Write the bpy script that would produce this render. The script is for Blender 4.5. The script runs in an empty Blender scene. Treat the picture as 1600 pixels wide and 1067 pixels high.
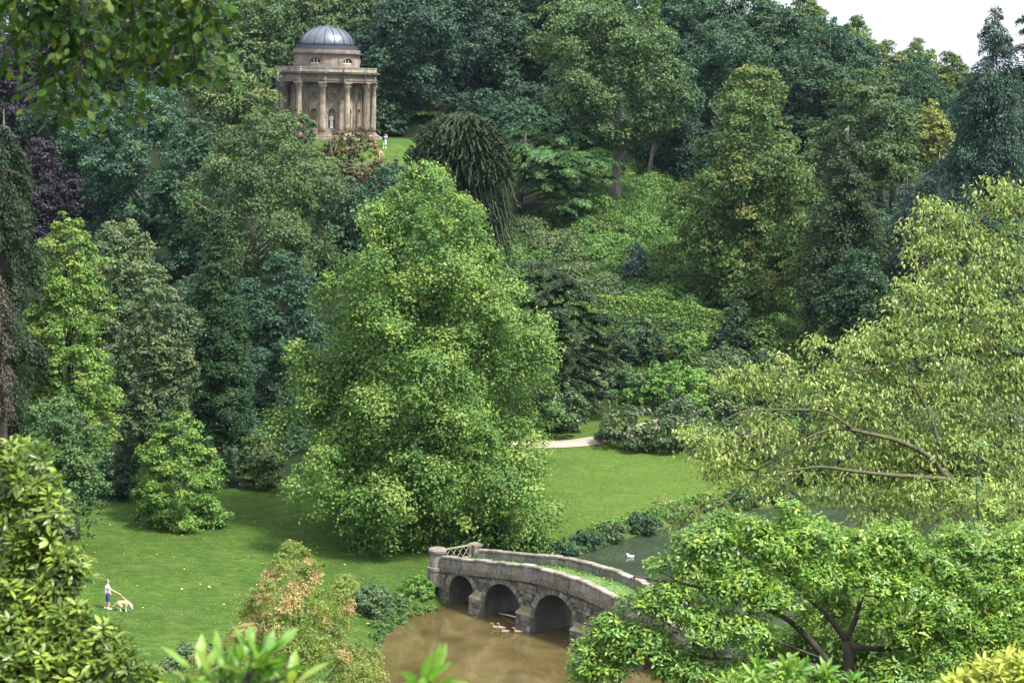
import bpy, bmesh, math, random
import numpy as np
from mathutils import Vector, Matrix

SC = bpy.context.scene
COL = SC.collection
RAD = math.radians
PI = math.pi

# ------------------------------------------------------------------ camera
F, CAM_H, PITCH, ROLL = 3111.0, 32.2, math.atan((533.5 - 120) / 3111.0), math.radians(1.5)
_f = np.array([0, math.cos(PITCH), -math.sin(PITCH)])
_r0 = np.array([1., 0, 0]); _u0 = np.array([0, math.sin(PITCH), math.cos(PITCH)])
_r = math.cos(ROLL) * _r0 + math.sin(ROLL) * _u0
_u = -math.sin(ROLL) * _r0 + math.cos(ROLL) * _u0
EYE = np.array([0, 0, CAM_H])
cam = bpy.data.cameras.new('camera')
cam.lens = 70; cam.sensor_width = 36; cam.clip_start = 0.5; cam.clip_end = 12000
cam.dof.use_dof = True; cam.dof.focus_distance = 130; cam.dof.aperture_fstop = 5.6
cam_o = bpy.data.objects.new('camera', cam); COL.objects.link(cam_o)
_m = Matrix(((_r[0], _u[0], -_f[0], 0), (_r[1], _u[1], -_f[1], 0), (_r[2], _u[2], -_f[2], CAM_H), (0, 0, 0, 1)))
cam_o.matrix_world = _m
SC.camera = cam_o

# ------------------------------------------------------------------ light
SUN_EL, SUN_AZ = 56, 125          # azimuth clockwise from +Y: light from the right, a little behind the camera
w = bpy.data.worlds.new('World'); SC.world = w; w.use_nodes = True
nt = w.node_tree; nt.nodes.clear()
_o = nt.nodes.new('ShaderNodeOutputWorld'); _b = nt.nodes.new('ShaderNodeBackground')
_s = nt.nodes.new('ShaderNodeTexSky'); _s.sky_type = 'NISHITA'; _s.sun_disc = False
_s.sun_elevation = RAD(SUN_EL); _s.sun_rotation = RAD(SUN_AZ)
_s.altitude = 100; _s.air_density = 1.0; _s.dust_density = 4.0; _s.ozone_density = 1.0
# thin overcast: an even cloud sheet over the clear sky, with slightly brighter and thinner places
_tc = nt.nodes.new('ShaderNodeTexCoord'); _n = nt.nodes.new('ShaderNodeTexNoise')
_n.inputs['Scale'].default_value = 2.2; _n.inputs['Detail'].default_value = 5
_rp = nt.nodes.new('ShaderNodeMapRange'); _rp.inputs[1].default_value = .3; _rp.inputs[2].default_value = .7
_rp.inputs[3].default_value = .82; _rp.inputs[4].default_value = .97
_mx = nt.nodes.new('ShaderNodeMix'); _mx.data_type = 'RGBA'
# an overcast sky is about three times as bright overhead as at the horizon
_sx = nt.nodes.new('ShaderNodeSeparateXYZ'); nt.links.new(_tc.outputs['Generated'], _sx.inputs[0])
_cr = nt.nodes.new('ShaderNodeMapRange'); nt.links.new(_sx.outputs[2], _cr.inputs[0])
for _i, _v in enumerate((0, 1, 1, 2.6)): _cr.inputs[_i + 1].default_value = _v
_cm = nt.nodes.new('ShaderNodeVectorMath'); _cm.operation = 'SCALE'; _cm.inputs[0].default_value = (5.5, 5.7, 6.2)
nt.links.new(_cr.outputs[0], _cm.inputs['Scale']); nt.links.new(_cm.outputs[0], _mx.inputs[7])
nt.links.new(_tc.outputs['Generated'], _n.inputs['Vector']); nt.links.new(_n.outputs['Fac'], _rp.inputs[0])
nt.links.new(_rp.outputs[0], _mx.inputs[0]); nt.links.new(_s.outputs[0], _mx.inputs[6])
nt.links.new(_mx.outputs[2], _b.inputs[0]); _b.inputs[1].default_value = 0.1
nt.links.new(_b.outputs[0], _o.inputs[0])
sun = bpy.data.lights.new('sun', 'SUN'); sun.energy = 5.0; sun.angle = RAD(9); sun.color = (1, .95, .86)
sun_o = bpy.data.objects.new('sun', sun); COL.objects.link(sun_o)
_d = Vector((math.sin(RAD(SUN_AZ)) * math.cos(RAD(SUN_EL)), math.cos(RAD(SUN_AZ)) * math.cos(RAD(SUN_EL)), math.sin(RAD(SUN_EL))))
sun_o.rotation_euler = _d.to_track_quat('Z', 'Y').to_euler()
vs = SC.view_settings; vs.view_transform = 'Standard'; vs.look = 'None'; vs.exposure = 1.1; vs.gamma = 1; vs.use_curve_mapping = False
SC.cycles.max_bounces = 6; SC.cycles.diffuse_bounces = 3; SC.cycles.glossy_bounces = 3
SC.cycles.transmission_bounces = 4; SC.cycles.transparent_max_bounces = 4; SC.cycles.volume_bounces = 0
SC.cycles.use_denoising = True

# ------------------------------------------------------------------ camera maths for reading positions off the photograph
def ray(px, py): return _f + (px - 800) / F * _r - (py - 533.5) / F * _u
def atY(px, py, Y):
    d = ray(px, py); return EYE + d * (Y / d[1])
def atZ(px, py, z):
    d = ray(px, py); return EYE + d * ((z - CAM_H) / d[2])
def proj(P):
    v = np.asarray(P) - EYE; k = v @ _f
    return 800 + F * (v @ _r) / k, 533.5 - F * (v @ _u) / k, k
def sstep(a, b, x):
    t = np.clip((x - a) / (b - a), 0, 1); return t * t * (3 - 2 * t)

# ------------------------------------------------------------------ bridge frame, lake outline, terrain
BR_O = np.array([-1.9, 117.2]); BR_D = np.array([0.67, -0.742]); BR_N = np.array([0.742, 0.67]); BR_W = 3.4
LAKE = np.array([(-10, 88), (-9.2, 96), (-8.4, 102.6), (-7.9, 106), (-6.9, 112.2), (-5.4, 116.5), (-3.6, 119.2), (-1.6, 121.6), (0.6, 127.5),
                 (2.6, 131.6), (4.9, 132.6), (7, 136), (9.6, 139.5), (12.6, 143.2), (16.3, 147.8), (22.5, 150.7), (35, 153), (60, 158), (95, 165),
                 (95, 150), (45, 139), (24, 127), (16.5, 116), (14, 109), (11.2, 103.8), (8.8, 101.5), (9.5, 94), (8, 88)], float)
def sd_lake(X, Y):
    X = np.asarray(X, float); Y = np.asarray(Y, float)
    best = np.full(X.shape, 1e9); ins = np.zeros(X.shape, bool)
    n = len(LAKE)
    for i in range(n):
        a, b = LAKE[i], LAKE[(i + 1) % n]; e = b - a
        t = np.clip(((X - a[0]) * e[0] + (Y - a[1]) * e[1]) / (e @ e), 0, 1)
        best = np.minimum(best, np.hypot(X - a[0] - t * e[0], Y - a[1] - t * e[1]))
        c = ((a[1] > Y) != (b[1] > Y)) & (X < (b[0] - a[0]) * (Y - a[1]) / (b[1] - a[1] + 1e-12) + a[0])
        ins ^= c
    return np.where(ins, -best, best)
def vnoise(X, Y, s, seed=0):
    x = X / s + seed * 17.3; y = Y / s - seed * 9.1
    return (np.sin(x * 1.3 + 1.7 * np.sin(y * .9)) + np.sin(y * 1.7 + 1.3 * np.sin(x * 1.1 + 2)) + np.sin((x + y) * .8 + 4)) / 3
TEMPLE = np.array([-24.9, 260.0]); TEMPLE_Z = 23.7
def tz(X, Y):
    X = np.asarray(X, float); Y = np.asarray(Y, float)
    sd = sd_lake(X, Y)
    z = np.where(sd > 0, np.minimum(sd * .55, .55 + .03 * np.clip(sd - 1, 0, 50)), np.maximum(sd * .5, -1.5))
    A = .25 - .09 * sstep(12, 32, X); cap = 30 - 17 * sstep(15, 60, X) + 4 * sstep(-40, -90, X)
    q = Y - 168; sp = np.where(q > 40, q, 6 * np.log1p(np.exp(np.clip(q, -200, 200) / 6)))
    hill = A * sp
    hill = cap - 4 * np.log1p(np.exp(np.clip((cap - hill) / 4, -60, 60))) + 4 * np.log1p(np.exp(-cap / 4))
    z = z + np.maximum(hill, 0) + .5 * vnoise(X, Y, 9, 1) * sstep(165, 190, Y) * (Y < 600)
    dt = np.hypot(X - TEMPLE[0] - 3, Y - TEMPLE[1]); k = sstep(21, 12, dt); z = z * (1 - k) + TEMPLE_Z * k
    near = 30.4 - .37 * np.maximum(Y, 0) + .25 * vnoise(X, Y, 5, 2) * sstep(10, 30, Y)
    z = np.where(Y < 90, np.maximum(z, near), z)
    far = np.hypot(X, Y)
    z = z + sstep(900, 2000, far) * (34 + 10 * vnoise(X, Y, 400, 3)) * sstep(-300, 100, X)
    return z
def gz(x, y): return float(tz(np.array([x]), np.array([y]))[0])

# ------------------------------------------------------------------ node helpers
def new_mat(name):
    m = bpy.data.materials.new(name); m.use_nodes = True
    t = m.node_tree; b = t.nodes['Principled BSDF']
    return m, t, b
def N(t, kind, **kw):
    n = t.nodes.new('ShaderNode' + kind)
    for k, v in kw.items():
        if k.startswith('i_'): n.inputs[int(k[2:]) if k[2:].isdigit() else k[2:].replace('_', ' ')].default_value = v
        else: setattr(n, k, v)
    return n
def ramp(t, src, stops, interp='LINEAR'):
    r = N(t, 'ValToRGB'); r.color_ramp.interpolation = interp
    e = r.color_ramp.elements
    while len(e) < len(stops): e.new(.5)
    for q, (p, c) in zip(e, stops): q.position = p; q.color = (*c, 1) if len(c) == 3 else c
    t.links.new(src, r.inputs[0]); return r.outputs[0]
def mixc(t, fac, a, b, blend='MIX'):
    m = N(t, 'Mix', data_type='RGBA', blend_type=blend)
    for i, v in ((0, fac), (6, a), (7, b)):
        if isinstance(v, (int, float)): m.inputs[i].default_value = v
        elif isinstance(v, tuple): m.inputs[i].default_value = (*v, 1) if len(v) == 3 else v
        else: t.links.new(v, m.inputs[i])
    return m.outputs[2]
def noise(t, scale, detail=4, rough=.55, vec=None, out='Fac', dist=0):
    n = N(t, 'TexNoise'); n.inputs['Scale'].default_value = scale; n.inputs['Detail'].default_value = detail
    n.inputs['Roughness'].default_value = rough; n.inputs['Distortion'].default_value = dist
    if vec is not None: t.links.new(vec, n.inputs['Vector'])
    return n.outputs[out]
def geo_pos(t): return N(t, 'NewGeometry').outputs['Position']
def mrange(t, src, a, b, c=0., d=1.):
    m = N(t, 'MapRange'); t.links.new(src, m.inputs[0])
    for i, v in enumerate((a, b, c, d)): m.inputs[i + 1].default_value = v
    return m.outputs[0]
def bump(t, b, h, strength, dist):
    n = N(t, 'Bump'); n.inputs['Strength'].default_value = strength; n.inputs['Distance'].default_value = dist
    t.links.new(h, n.inputs['Height']); t.links.new(n.outputs[0], b.inputs['Normal'])

def leaf_mat(name, dark, light, tip=None, trans=.24, rough=.5, spec=.2):
    dark = tuple(x * 1.05 for x in dark); light = tuple(x * 1.42 for x in light)
    m, t, b = new_mat(name)
    rn = N(t, 'Attribute', attribute_name='rnd').outputs['Fac']
    tp = N(t, 'Attribute', attribute_name='tip').outputs['Fac']
    oi = N(t, 'ObjectInfo').outputs['Random']
    mid = tuple((a + c) / 2 for a, c in zip(dark, light))
    c = ramp(t, rn, [(0, dark), (.5, mid), (1, light)])
    big = noise(t, .35, 2, .5, geo_pos(t))
    c = mixc(t, mrange(t, big, .35, .65, 0, .45), c, tuple(x * .75 for x in dark[:1]) + (dark[1] * .92, dark[2] * 1.1))
    c = mixc(t, tp, c, tip or light)
    hs = N(t, 'HueSaturation'); t.links.new(c, hs.inputs['Color'])
    t.links.new(mrange(t, oi, 0, 1, .488, .512), hs.inputs['Hue']); t.links.new(mrange(t, oi, 0, 1, .9, 1.12), hs.inputs['Value'])
    c = hs.outputs[0]
    t.links.new(c, b.inputs['Base Color']); b.inputs['Roughness'].default_value = rough
    b.inputs['Specular IOR Level'].default_value = spec
    tr = N(t, 'BsdfTranslucent'); t.links.new(mixc(t, 1.0, c, (1.25, 1.3, .7), 'MULTIPLY'), tr.inputs[0])
    ms = N(t, 'MixShader'); ms.inputs[0].default_value = trans
    t.links.new(b.outputs[0], ms.inputs[1]); t.links.new(tr.outputs[0], ms.inputs[2])
    t.links.new(ms.outputs[0], t.nodes['Material Output'].inputs[0])
    return m
def bark_mat(name, a, b_, scale=6):
    m, t, b = new_mat(name)
    p = N(t, 'Mapping'); p.inputs['Scale'].default_value = (1, 1, .25); t.links.new(geo_pos(t), p.inputs[0])
    n = noise(t, scale, 6, .65, p.outputs[0])
    c = ramp(t, n, [(.3, a), (.7, b_)])
    mo = noise(t, 1.3, 4, .6, geo_pos(t))
    c = mixc(t, mrange(t, mo, .55, .7, 0, .6), c, (.06, .075, .025))
    t.links.new(c, b.inputs['Base Color']); b.inputs['Roughness'].default_value = .9
    bump(t, b, n, .7, .04); return m

def stone_mat(name, a, b_, c_, stain=(.05, .045, .04), moss=None, scale=1.2, streak=.4, mossz=.3, lich=.55, vlo=.72, vhi=1.25):
    m, t, b = new_mat(name)
    P = geo_pos(t)
    n1 = noise(t, scale, 6, .65, P); n2 = noise(t, scale * 5, 5, .6, P)
    oi = N(t, 'ObjectInfo').outputs['Random']
    c = ramp(t, n1, [(.3, a), (.5, b_), (.7, c_)])
    c = mixc(t, mrange(t, n2, .45, .75, 0, .5), c, stain)
    st = N(t, 'Mapping'); st.inputs['Scale'].default_value = (2.2, 2.2, .22); t.links.new(P, st.inputs[0])
    n3 = noise(t, 1.3, 5, .6, st.outputs[0])
    c = mixc(t, mrange(t, n3, .5, .72, 0, streak), c, stain)
    li = noise(t, 9, 2, .5, P)
    c = mixc(t, mrange(t, li, .64, .7, 0, lich), c, (.5, .49, .44))
    if moss:
        nz = N(t, 'SeparateXYZ'); t.links.new(N(t, 'NewGeometry').outputs['Normal'], nz.inputs[0])
        up = mrange(t, nz.outputs[2], -.4, .9, 0, 1); mo = noise(t, 1.7, 5, .65, P)
        ad = N(t, 'Math', operation='MULTIPLY_ADD'); t.links.new(up, ad.inputs[0]); ad.inputs[1].default_value = mossz; t.links.new(mo, ad.inputs[2])
        c = mixc(t, mrange(t, ad.outputs[0], .56, .78, 0, .85), c, moss)
    hs = N(t, 'HueSaturation'); t.links.new(c, hs.inputs['Color'])
    t.links.new(mrange(t, oi, 0, 1, vlo, vhi), hs.inputs['Value']); t.links.new(mrange(t, oi, 0, 1, .49, .515), hs.inputs['Hue'])
    t.links.new(hs.outputs[0], b.inputs['Base Color']); b.inputs['Roughness'].default_value = .88
    bump(t, b, n2, .6, .03); return m
def plain_mat(name, col, rough=.7, var=.12, scale=8, metallic=0., spec=.4):
    m, t, b = new_mat(name)
    n = noise(t, scale, 4, .6, geo_pos(t))
    lo = tuple(x * (1 - var) for x in col); hi = tuple(min(1, x * (1 + var)) for x in col)
    t.links.new(ramp(t, n, [(.3, lo), (.7, hi)]), b.inputs['Base Color'])
    b.inputs['Roughness'].default_value = rough; b.inputs['Metallic'].default_value = metallic; b.inputs['Specular IOR Level'].default_value = spec
    return m

# ------------------------------------------------------------------ object helpers
def obj(name, me, mat=None, parent=None, kind=None):
    o = bpy.data.objects.new(name, me); COL.objects.link(o)
    if mat is not None and me is not None and len(me.materials) == 0: me.materials.append(mat)
    if parent is not None: o.parent = parent
    if kind: o['kind'] = kind
    return o
def tag(o, label, cat, group=None):
    o['label'] = label; o['category'] = cat
    if group: o['group'] = group
    return o
def thing(name, label, cat, loc=(0, 0, 0), group=None, rz=0):
    o = bpy.data.objects.new(name, None); COL.objects.link(o); o.empty_display_size = .3
    o.location = loc; o.rotation_euler = (0, 0, rz)
    return tag(o, label, cat, group)
def mesh_np(name, V, faces, nper, smooth=False, attrs=None):
    V = np.ascontiguousarray(V, np.float32).reshape(-1, 3); Fc = np.ascontiguousarray(faces, np.int32).reshape(-1, nper)
    me = bpy.data.meshes.new(name)
    me.vertices.add(len(V)); me.vertices.foreach_set('co', V.ravel())
    me.loops.add(Fc.size); me.loops.foreach_set('vertex_index', Fc.ravel())
    me.polygons.add(len(Fc)); me.polygons.foreach_set('loop_start', np.arange(0, Fc.size, nper, dtype=np.int32))
    me.update(calc_edges=True)
    me.polygons.foreach_set('use_smooth', np.full(len(Fc), smooth))
    for k, v in (attrs or {}).items():
        a = me.attributes.new(k, 'FLOAT', 'POINT'); a.data.foreach_set('value', np.ascontiguousarray(v, np.float32))
    return me
class MB:
    """collects simple solids, builds ONE mesh"""
    def __init__(s): s.v = []; s.f = []
    def add(s, vs, fs):
        n = len(s.v); s.v += [tuple(map(float, v)) for v in vs]; s.f += [tuple(i + n for i in f) for f in fs]
    def tube(s, pts, rad, k=8, cap=True):
        pts = [np.asarray(p, float) for p in pts]; n = len(pts); vs = []
        ref = None
        for i, p in enumerate(pts):
            d = pts[min(i + 1, n - 1)] - pts[max(i - 1, 0)]; d = d / (np.linalg.norm(d) + 1e-9)
            if ref is None: ref = np.array([1., 0, 0]) if abs(d[0]) < .8 else np.array([0, 1., 0])
            a = np.cross(d, ref); a /= np.linalg.norm(a) + 1e-9; b = np.cross(d, a); ref = np.cross(a, d)
            r = rad[i] if hasattr(rad, '__len__') else rad
            for j in range(k):
                t = 2 * PI * j / k; vs.append(p + r * (math.cos(t) * a + math.sin(t) * b))
        fs = [(i * k + j, i * k + (j + 1) % k, (i + 1) * k + (j + 1) % k, (i + 1) * k + j) for i in range(n - 1) for j in range(k)]
        if cap: fs += [tuple(range(k - 1, -1, -1)), tuple((n - 1) * k + j for j in range(k))]
        s.add(vs, fs); return s
    def box(s, lo, hi, jit=0, rng=None):
        x0, y0, z0 = lo; x1, y1, z1 = hi
        vs = [(x0, y0, z0), (x1, y0, z0), (x1, y1, z0), (x0, y1, z0), (x0, y0, z1), (x1, y0, z1), (x1, y1, z1), (x0, y1, z1)]
        if jit: vs = [tuple(c + rng.uniform(-jit, jit) for c in v) for v in vs]
        s.add(vs, [(3, 2, 1, 0), (4, 5, 6, 7), (0, 1, 5, 4), (1, 2, 6, 5), (2, 3, 7, 6), (3, 0, 4, 7)]); return s
    def lathe(s, prof, k=24, c=(0, 0, 0), cap=True, sx=1, sy=1):
        vs = [(c[0] + sx * r * math.cos(2 * PI * j / k), c[1] + sy * r * math.sin(2 * PI * j / k), c[2] + z) for r, z in prof for j in range(k)]
        n = len(prof)
        fs = [(i * k + j, i * k + (j + 1) % k, (i + 1) * k + (j + 1) % k, (i + 1) * k + j) for i in range(n - 1) for j in range(k)]
        if cap: fs += [tuple(range(k - 1, -1, -1)), tuple((n - 1) * k + j for j in range(k))]
        s.add(vs, fs); return s
    def mesh(s, name, smooth=False, bevel=0):
        me = bpy.data.meshes.new(name); me.from_pydata(s.v, [], s.f); me.update()
        if smooth: me.polygons.foreach_set('use_smooth', [True] * len(me.polygons))
        if bevel:
            bm = bmesh.new(); bm.from_mesh(me)
            bmesh.ops.bevel(bm, geom=list(bm.edges), offset=bevel, segments=1, affect='EDGES'); bm.to_mesh(me); bm.free()
        return me
    def build(s, name, mat, parent=None, smooth=False, kind=None, bevel=0): return obj(name, s.mesh(name, smooth, bevel), mat, parent, kind)

# ------------------------------------------------------------------ ground, water, path
def axis(lo, hi, step, far_lo, far_hi, g=1.25):
    a = list(np.arange(lo, hi + 1e-6, step)); s = step; x = lo
    pre = []
    while x > far_lo: s *= g; x -= s; pre.append(x)
    s = step; x = hi; post = []
    while x < far_hi: s *= g; x += s; post.append(x)
    return np.array(pre[::-1] + a + post)
def grid_faces(nx, ny):
    i, j = np.meshgrid(np.arange(nx - 1), np.arange(ny - 1)); a = (j * nx + i).ravel()
    return np.stack([a, a + 1, a + nx + 1, a + nx], 1)
def ground_material():
    m, t, b = new_mat('ground')
    P = geo_pos(t)
    wood = N(t, 'Attribute', attribute_name='wood').outputs['Fac']
    mud = N(t, 'Attribute', attribute_name='mud').outputs['Fac']
    rough_ = N(t, 'Attribute', attribute_name='rough').outputs['Fac']
    mp = N(t, 'Mapping'); mp.inputs['Scale'].default_value = (.6, 1.6, 1); mp.inputs['Rotation'].default_value = (0, 0, .35); t.links.new(P, mp.inputs[0])
    n1 = noise(t, .22, 4, .6, P); n2 = noise(t, 2.0, 5, .7, mp.outputs[0]); n3 = noise(t, 11, 3, .6, P)
    c = ramp(t, n2, [(.3, (.04, .098, .016)), (.5, (.085, .162, .030)), (.72, (.175, .25, .06))])
    c = mixc(t, mrange(t, n1, .38, .66, 0, .75), c, (.05, .11, .026))
    n4 = noise(t, .6, 4, .6, P); c = mixc(t, mrange(t, n4, .5, .72, 0, .6), c, (.16, .205, .055))
    yl = N(t, 'SeparateXYZ'); t.links.new(P, yl.inputs[0]); c = mixc(t, mrange(t, yl.outputs[0], -6, 10, 0, .5), c, (.15, .225, .045))
    c = mixc(t, mrange(t, n3, .55, .8, 0, .4), c, (.14, .225, .04))
    g2 = ramp(t, n2, [(.3, (.02, .038, .01)), (.7, (.05, .075, .022))])  # slope ground, darkened to paint in the shade between the bushes
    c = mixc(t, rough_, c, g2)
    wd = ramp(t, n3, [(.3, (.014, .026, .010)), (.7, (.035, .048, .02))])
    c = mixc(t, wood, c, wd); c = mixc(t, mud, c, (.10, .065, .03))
    t.links.new(c, b.inputs['Base Color']); b.inputs['Roughness'].default_value = .95; b.inputs['Specular IOR Level'].default_value = .05
    ad = N(t, 'Math', operation='ADD'); t.links.new(n2, ad.inputs[0]); t.links.new(n3, ad.inputs[1])
    bump(t, b, ad.outputs[0], 1, .4); return m
def lawn_mask(X, Y):
    """1 on mown grass, 0 in the wood"""
    a = (Y > 88) & (Y < 172) & (X > -42 + 0 * Y) & (X < 60)
    left_edge = np.interp(X, [-45, -30, -22, -12, -4, 6, 20, 40, 60], [134, 139, 144, 151, 168, 176, 170, 172, 172])
    m = a & (Y < left_edge)
    terr = np.hypot(X + 19, Y - 254) < 12
    return (m | terr).astype(float)
xs = axis(-62, 66, .8, -4500, 4500, 1.22); ys = axis(84, 272, .8, -60, 5500, 1.18)
GX, GY = np.meshgrid(xs, ys); GZ = tz(GX.ravel(), GY.ravel())
sdl = sd_lake(GX.ravel(), GY.ravel()); lm = lawn_mask(GX.ravel(), GY.ravel())
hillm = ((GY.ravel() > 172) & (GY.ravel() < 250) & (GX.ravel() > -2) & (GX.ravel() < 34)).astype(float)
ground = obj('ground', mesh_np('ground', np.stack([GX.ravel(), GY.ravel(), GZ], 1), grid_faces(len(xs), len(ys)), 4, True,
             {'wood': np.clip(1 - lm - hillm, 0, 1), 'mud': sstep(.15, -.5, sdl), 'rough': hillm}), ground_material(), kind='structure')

def water_material(name, base_a, base_b, scale, rip, rough=.04, pale_bars=None):
    m, t, b = new_mat(name)
    P = geo_pos(t)
    n = noise(t, scale, 4, .6, P, dist=.6)
    c = ramp(t, n, [(.32, base_a), (.68, base_b)])
    if pale_bars:                                     # paler colour in long curved bars across the water
        sm = N(t, 'Mapping'); sm.inputs['Scale'].default_value = (1, .28, 1); sm.inputs['Rotation'].default_value = (0, 0, .75); t.links.new(P, sm.inputs[0])
        sn = noise(t, .55, 5, .6, sm.outputs[0], dist=1.2); c = mixc(t, mrange(t, sn, .50, .70, 0, .45), c, pale_bars)
    t.links.new(c, b.inputs['Base Color']); b.inputs['Roughness'].default_value = rough; b.inputs['IOR'].default_value = 1.33
    mp = N(t, 'Mapping'); mp.inputs['Scale'].default_value = (1, 2.2, 1); t.links.new(P, mp.inputs[0])
    h = noise(t, 2.4, 3, .5, mp.outputs[0]); bump(t, b, h, rip, .06); return m
POND_MAT = water_material('pond_water', (.045, .034, .012), (.09, .070, .028), .3, .10, .04, (.15, .125, .07))
LAKE_MAT = water_material('lake_water', (.024, .036, .021), (.036, .05, .03), .2, .045, .02)  # green base colour paints in the reflection of the trees
def poly_sheet(pts, z, name, mat):
    bm = bmesh.new(); vs = [bm.verts.new((p[0], p[1], z)) for p in pts]
    f = bm.faces.new(vs); bmesh.ops.triangulate(bm, faces=[f]); me = bpy.data.meshes.new(name); bm.normal_update()
    bm.to_mesh(me); bm.free(); return obj(name, me, mat, kind='structure')
def br(s, wd): return BR_O + BR_D * s + BR_N * wd
_m0 = br(-6, 1.7); _m1 = br(24, 1.7)
poly_sheet([_m0, (-16, 100), (-14, 80), (12, 80), (16, 90), _m1], 0, 'pond', POND_MAT)
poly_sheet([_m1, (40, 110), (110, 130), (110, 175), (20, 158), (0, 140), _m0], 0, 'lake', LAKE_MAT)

path_pts = np.array([(-7, 161.5), (-5, 162), (-2, 162.8), (2, 163.6), (5.5, 164.6), (8.2, 166.2), (11, 169), (16, 173), (24, 176)], float)
tt = np.linspace(0, len(path_pts) - 1, 90)
pc = np.stack([np.interp(tt, range(len(path_pts)), path_pts[:, k]) for k in (0, 1)], 1)
for _ in range(6): pc[1:-1] = (pc[:-2] + pc[1:-1] * 2 + pc[2:]) / 4
tn = np.gradient(pc, axis=0); tn /= np.linalg.norm(tn, axis=1)[:, None]; nn = np.stack([-tn[:, 1], tn[:, 0]], 1)
rows = [pc + nn * o_ for o_ in (-1.0, -.35, .35, 1.0)]
PV = np.concatenate([np.column_stack([r_, tz(r_[:, 0], r_[:, 1]) + .06 + (.03 if i in (1, 2) else 0)]) for i, r_ in enumerate(rows)])
k_ = len(pc); pf = [(r_ * k_ + i, r_ * k_ + i + 1, (r_ + 1) * k_ + i + 1, (r_ + 1) * k_ + i) for r_ in range(3) for i in range(k_ - 1)]
obj('path', mesh_np('path', PV, np.array(pf)[:, ::-1], 4, True), plain_mat('gravel_path', (.26, .215, .175), .95, .15, 5), kind='structure')

# ------------------------------------------------------------------ foliage machinery
UP = np.array([0, 0, 1.])
def unit(v): return v / (np.linalg.norm(v, axis=-1, keepdims=True) + 1e-9)
def leaves4(P, Nn, size, asp, rng, D=None, fold=.12):
    n = len(P)
    if D is None: D = rng.normal(size=(n, 3))
    T = unit(D - Nn * np.sum(D * Nn, 1, keepdims=True)); B = np.cross(Nn, T)
    s = size[:, None] * .5; wv = s * asp
    return np.stack([P - T * s, P + B * wv + Nn * s * fold, P + T * s - Nn * s * fold, P - B * wv + Nn * s * fold], 1)
def rhomb_mesh(name, V4, rnd, tip):
    n = len(V4)
    return mesh_np(name, V4.reshape(-1, 3), np.arange(n * 4).reshape(n, 4), 4, False, {'rnd': np.repeat(rnd, 4), 'tip': np.repeat(tip, 4)})
def auto_leaf(d, k=1.0): return max(.10, .00150 * d) * k
def px_area(box_w, box_h, d): return box_w * box_h * (1991. / d) ** 2

PROF = dict(
    round=[(0, .45), (.12, .75), (.3, .97), (.5, 1), (.7, .9), (.85, .68), (.95, .4), (1, .12)],
    dome=[(0, .95), (.2, 1), (.45, .95), (.65, .82), (.82, .6), (.94, .33), (1, .1)],
    cone=[(0, .85), (.08, .98), (.2, 1), (.35, .93), (.5, .82), (.65, .68), (.8, .49), (.92, .27), (1, .05)],
    tulip=[(0, .80), (.06, .93), (.16, 1.0), (.30, .97), (.42, .90), (.50, .84), (.58, .80), (.66, .73), (.75, .59), (.84, .44), (.92, .28), (.97, .15), (1, .05)],
    tall=[(0, .6), (.15, .85), (.35, 1), (.55, .92), (.72, .72), (.85, .5), (.95, .27), (1, .06)],
    chest=[(0, .78), (.15, .95), (.3, 1.0), (.42, .97), (.55, .75), (.7, .62), (.85, .47), (.95, .28), (1, .06)],
    spire=[(0, 1), (.2, .85), (.4, .68), (.6, .48), (.8, .26), (1, .03)],
    redwood=[(0, .9), (.15, 1), (.35, .85), (.55, .68), (.75, .5), (.9, .28), (1, .05)],
    column=[(0, .8), (.2, 1), (.6, .95), (.85, .7), (1, .2)])
def bprof(kind, t):
    p = PROF[kind]; return np.interp(t, [a for a, _ in p], [b for _, b in p])

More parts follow.
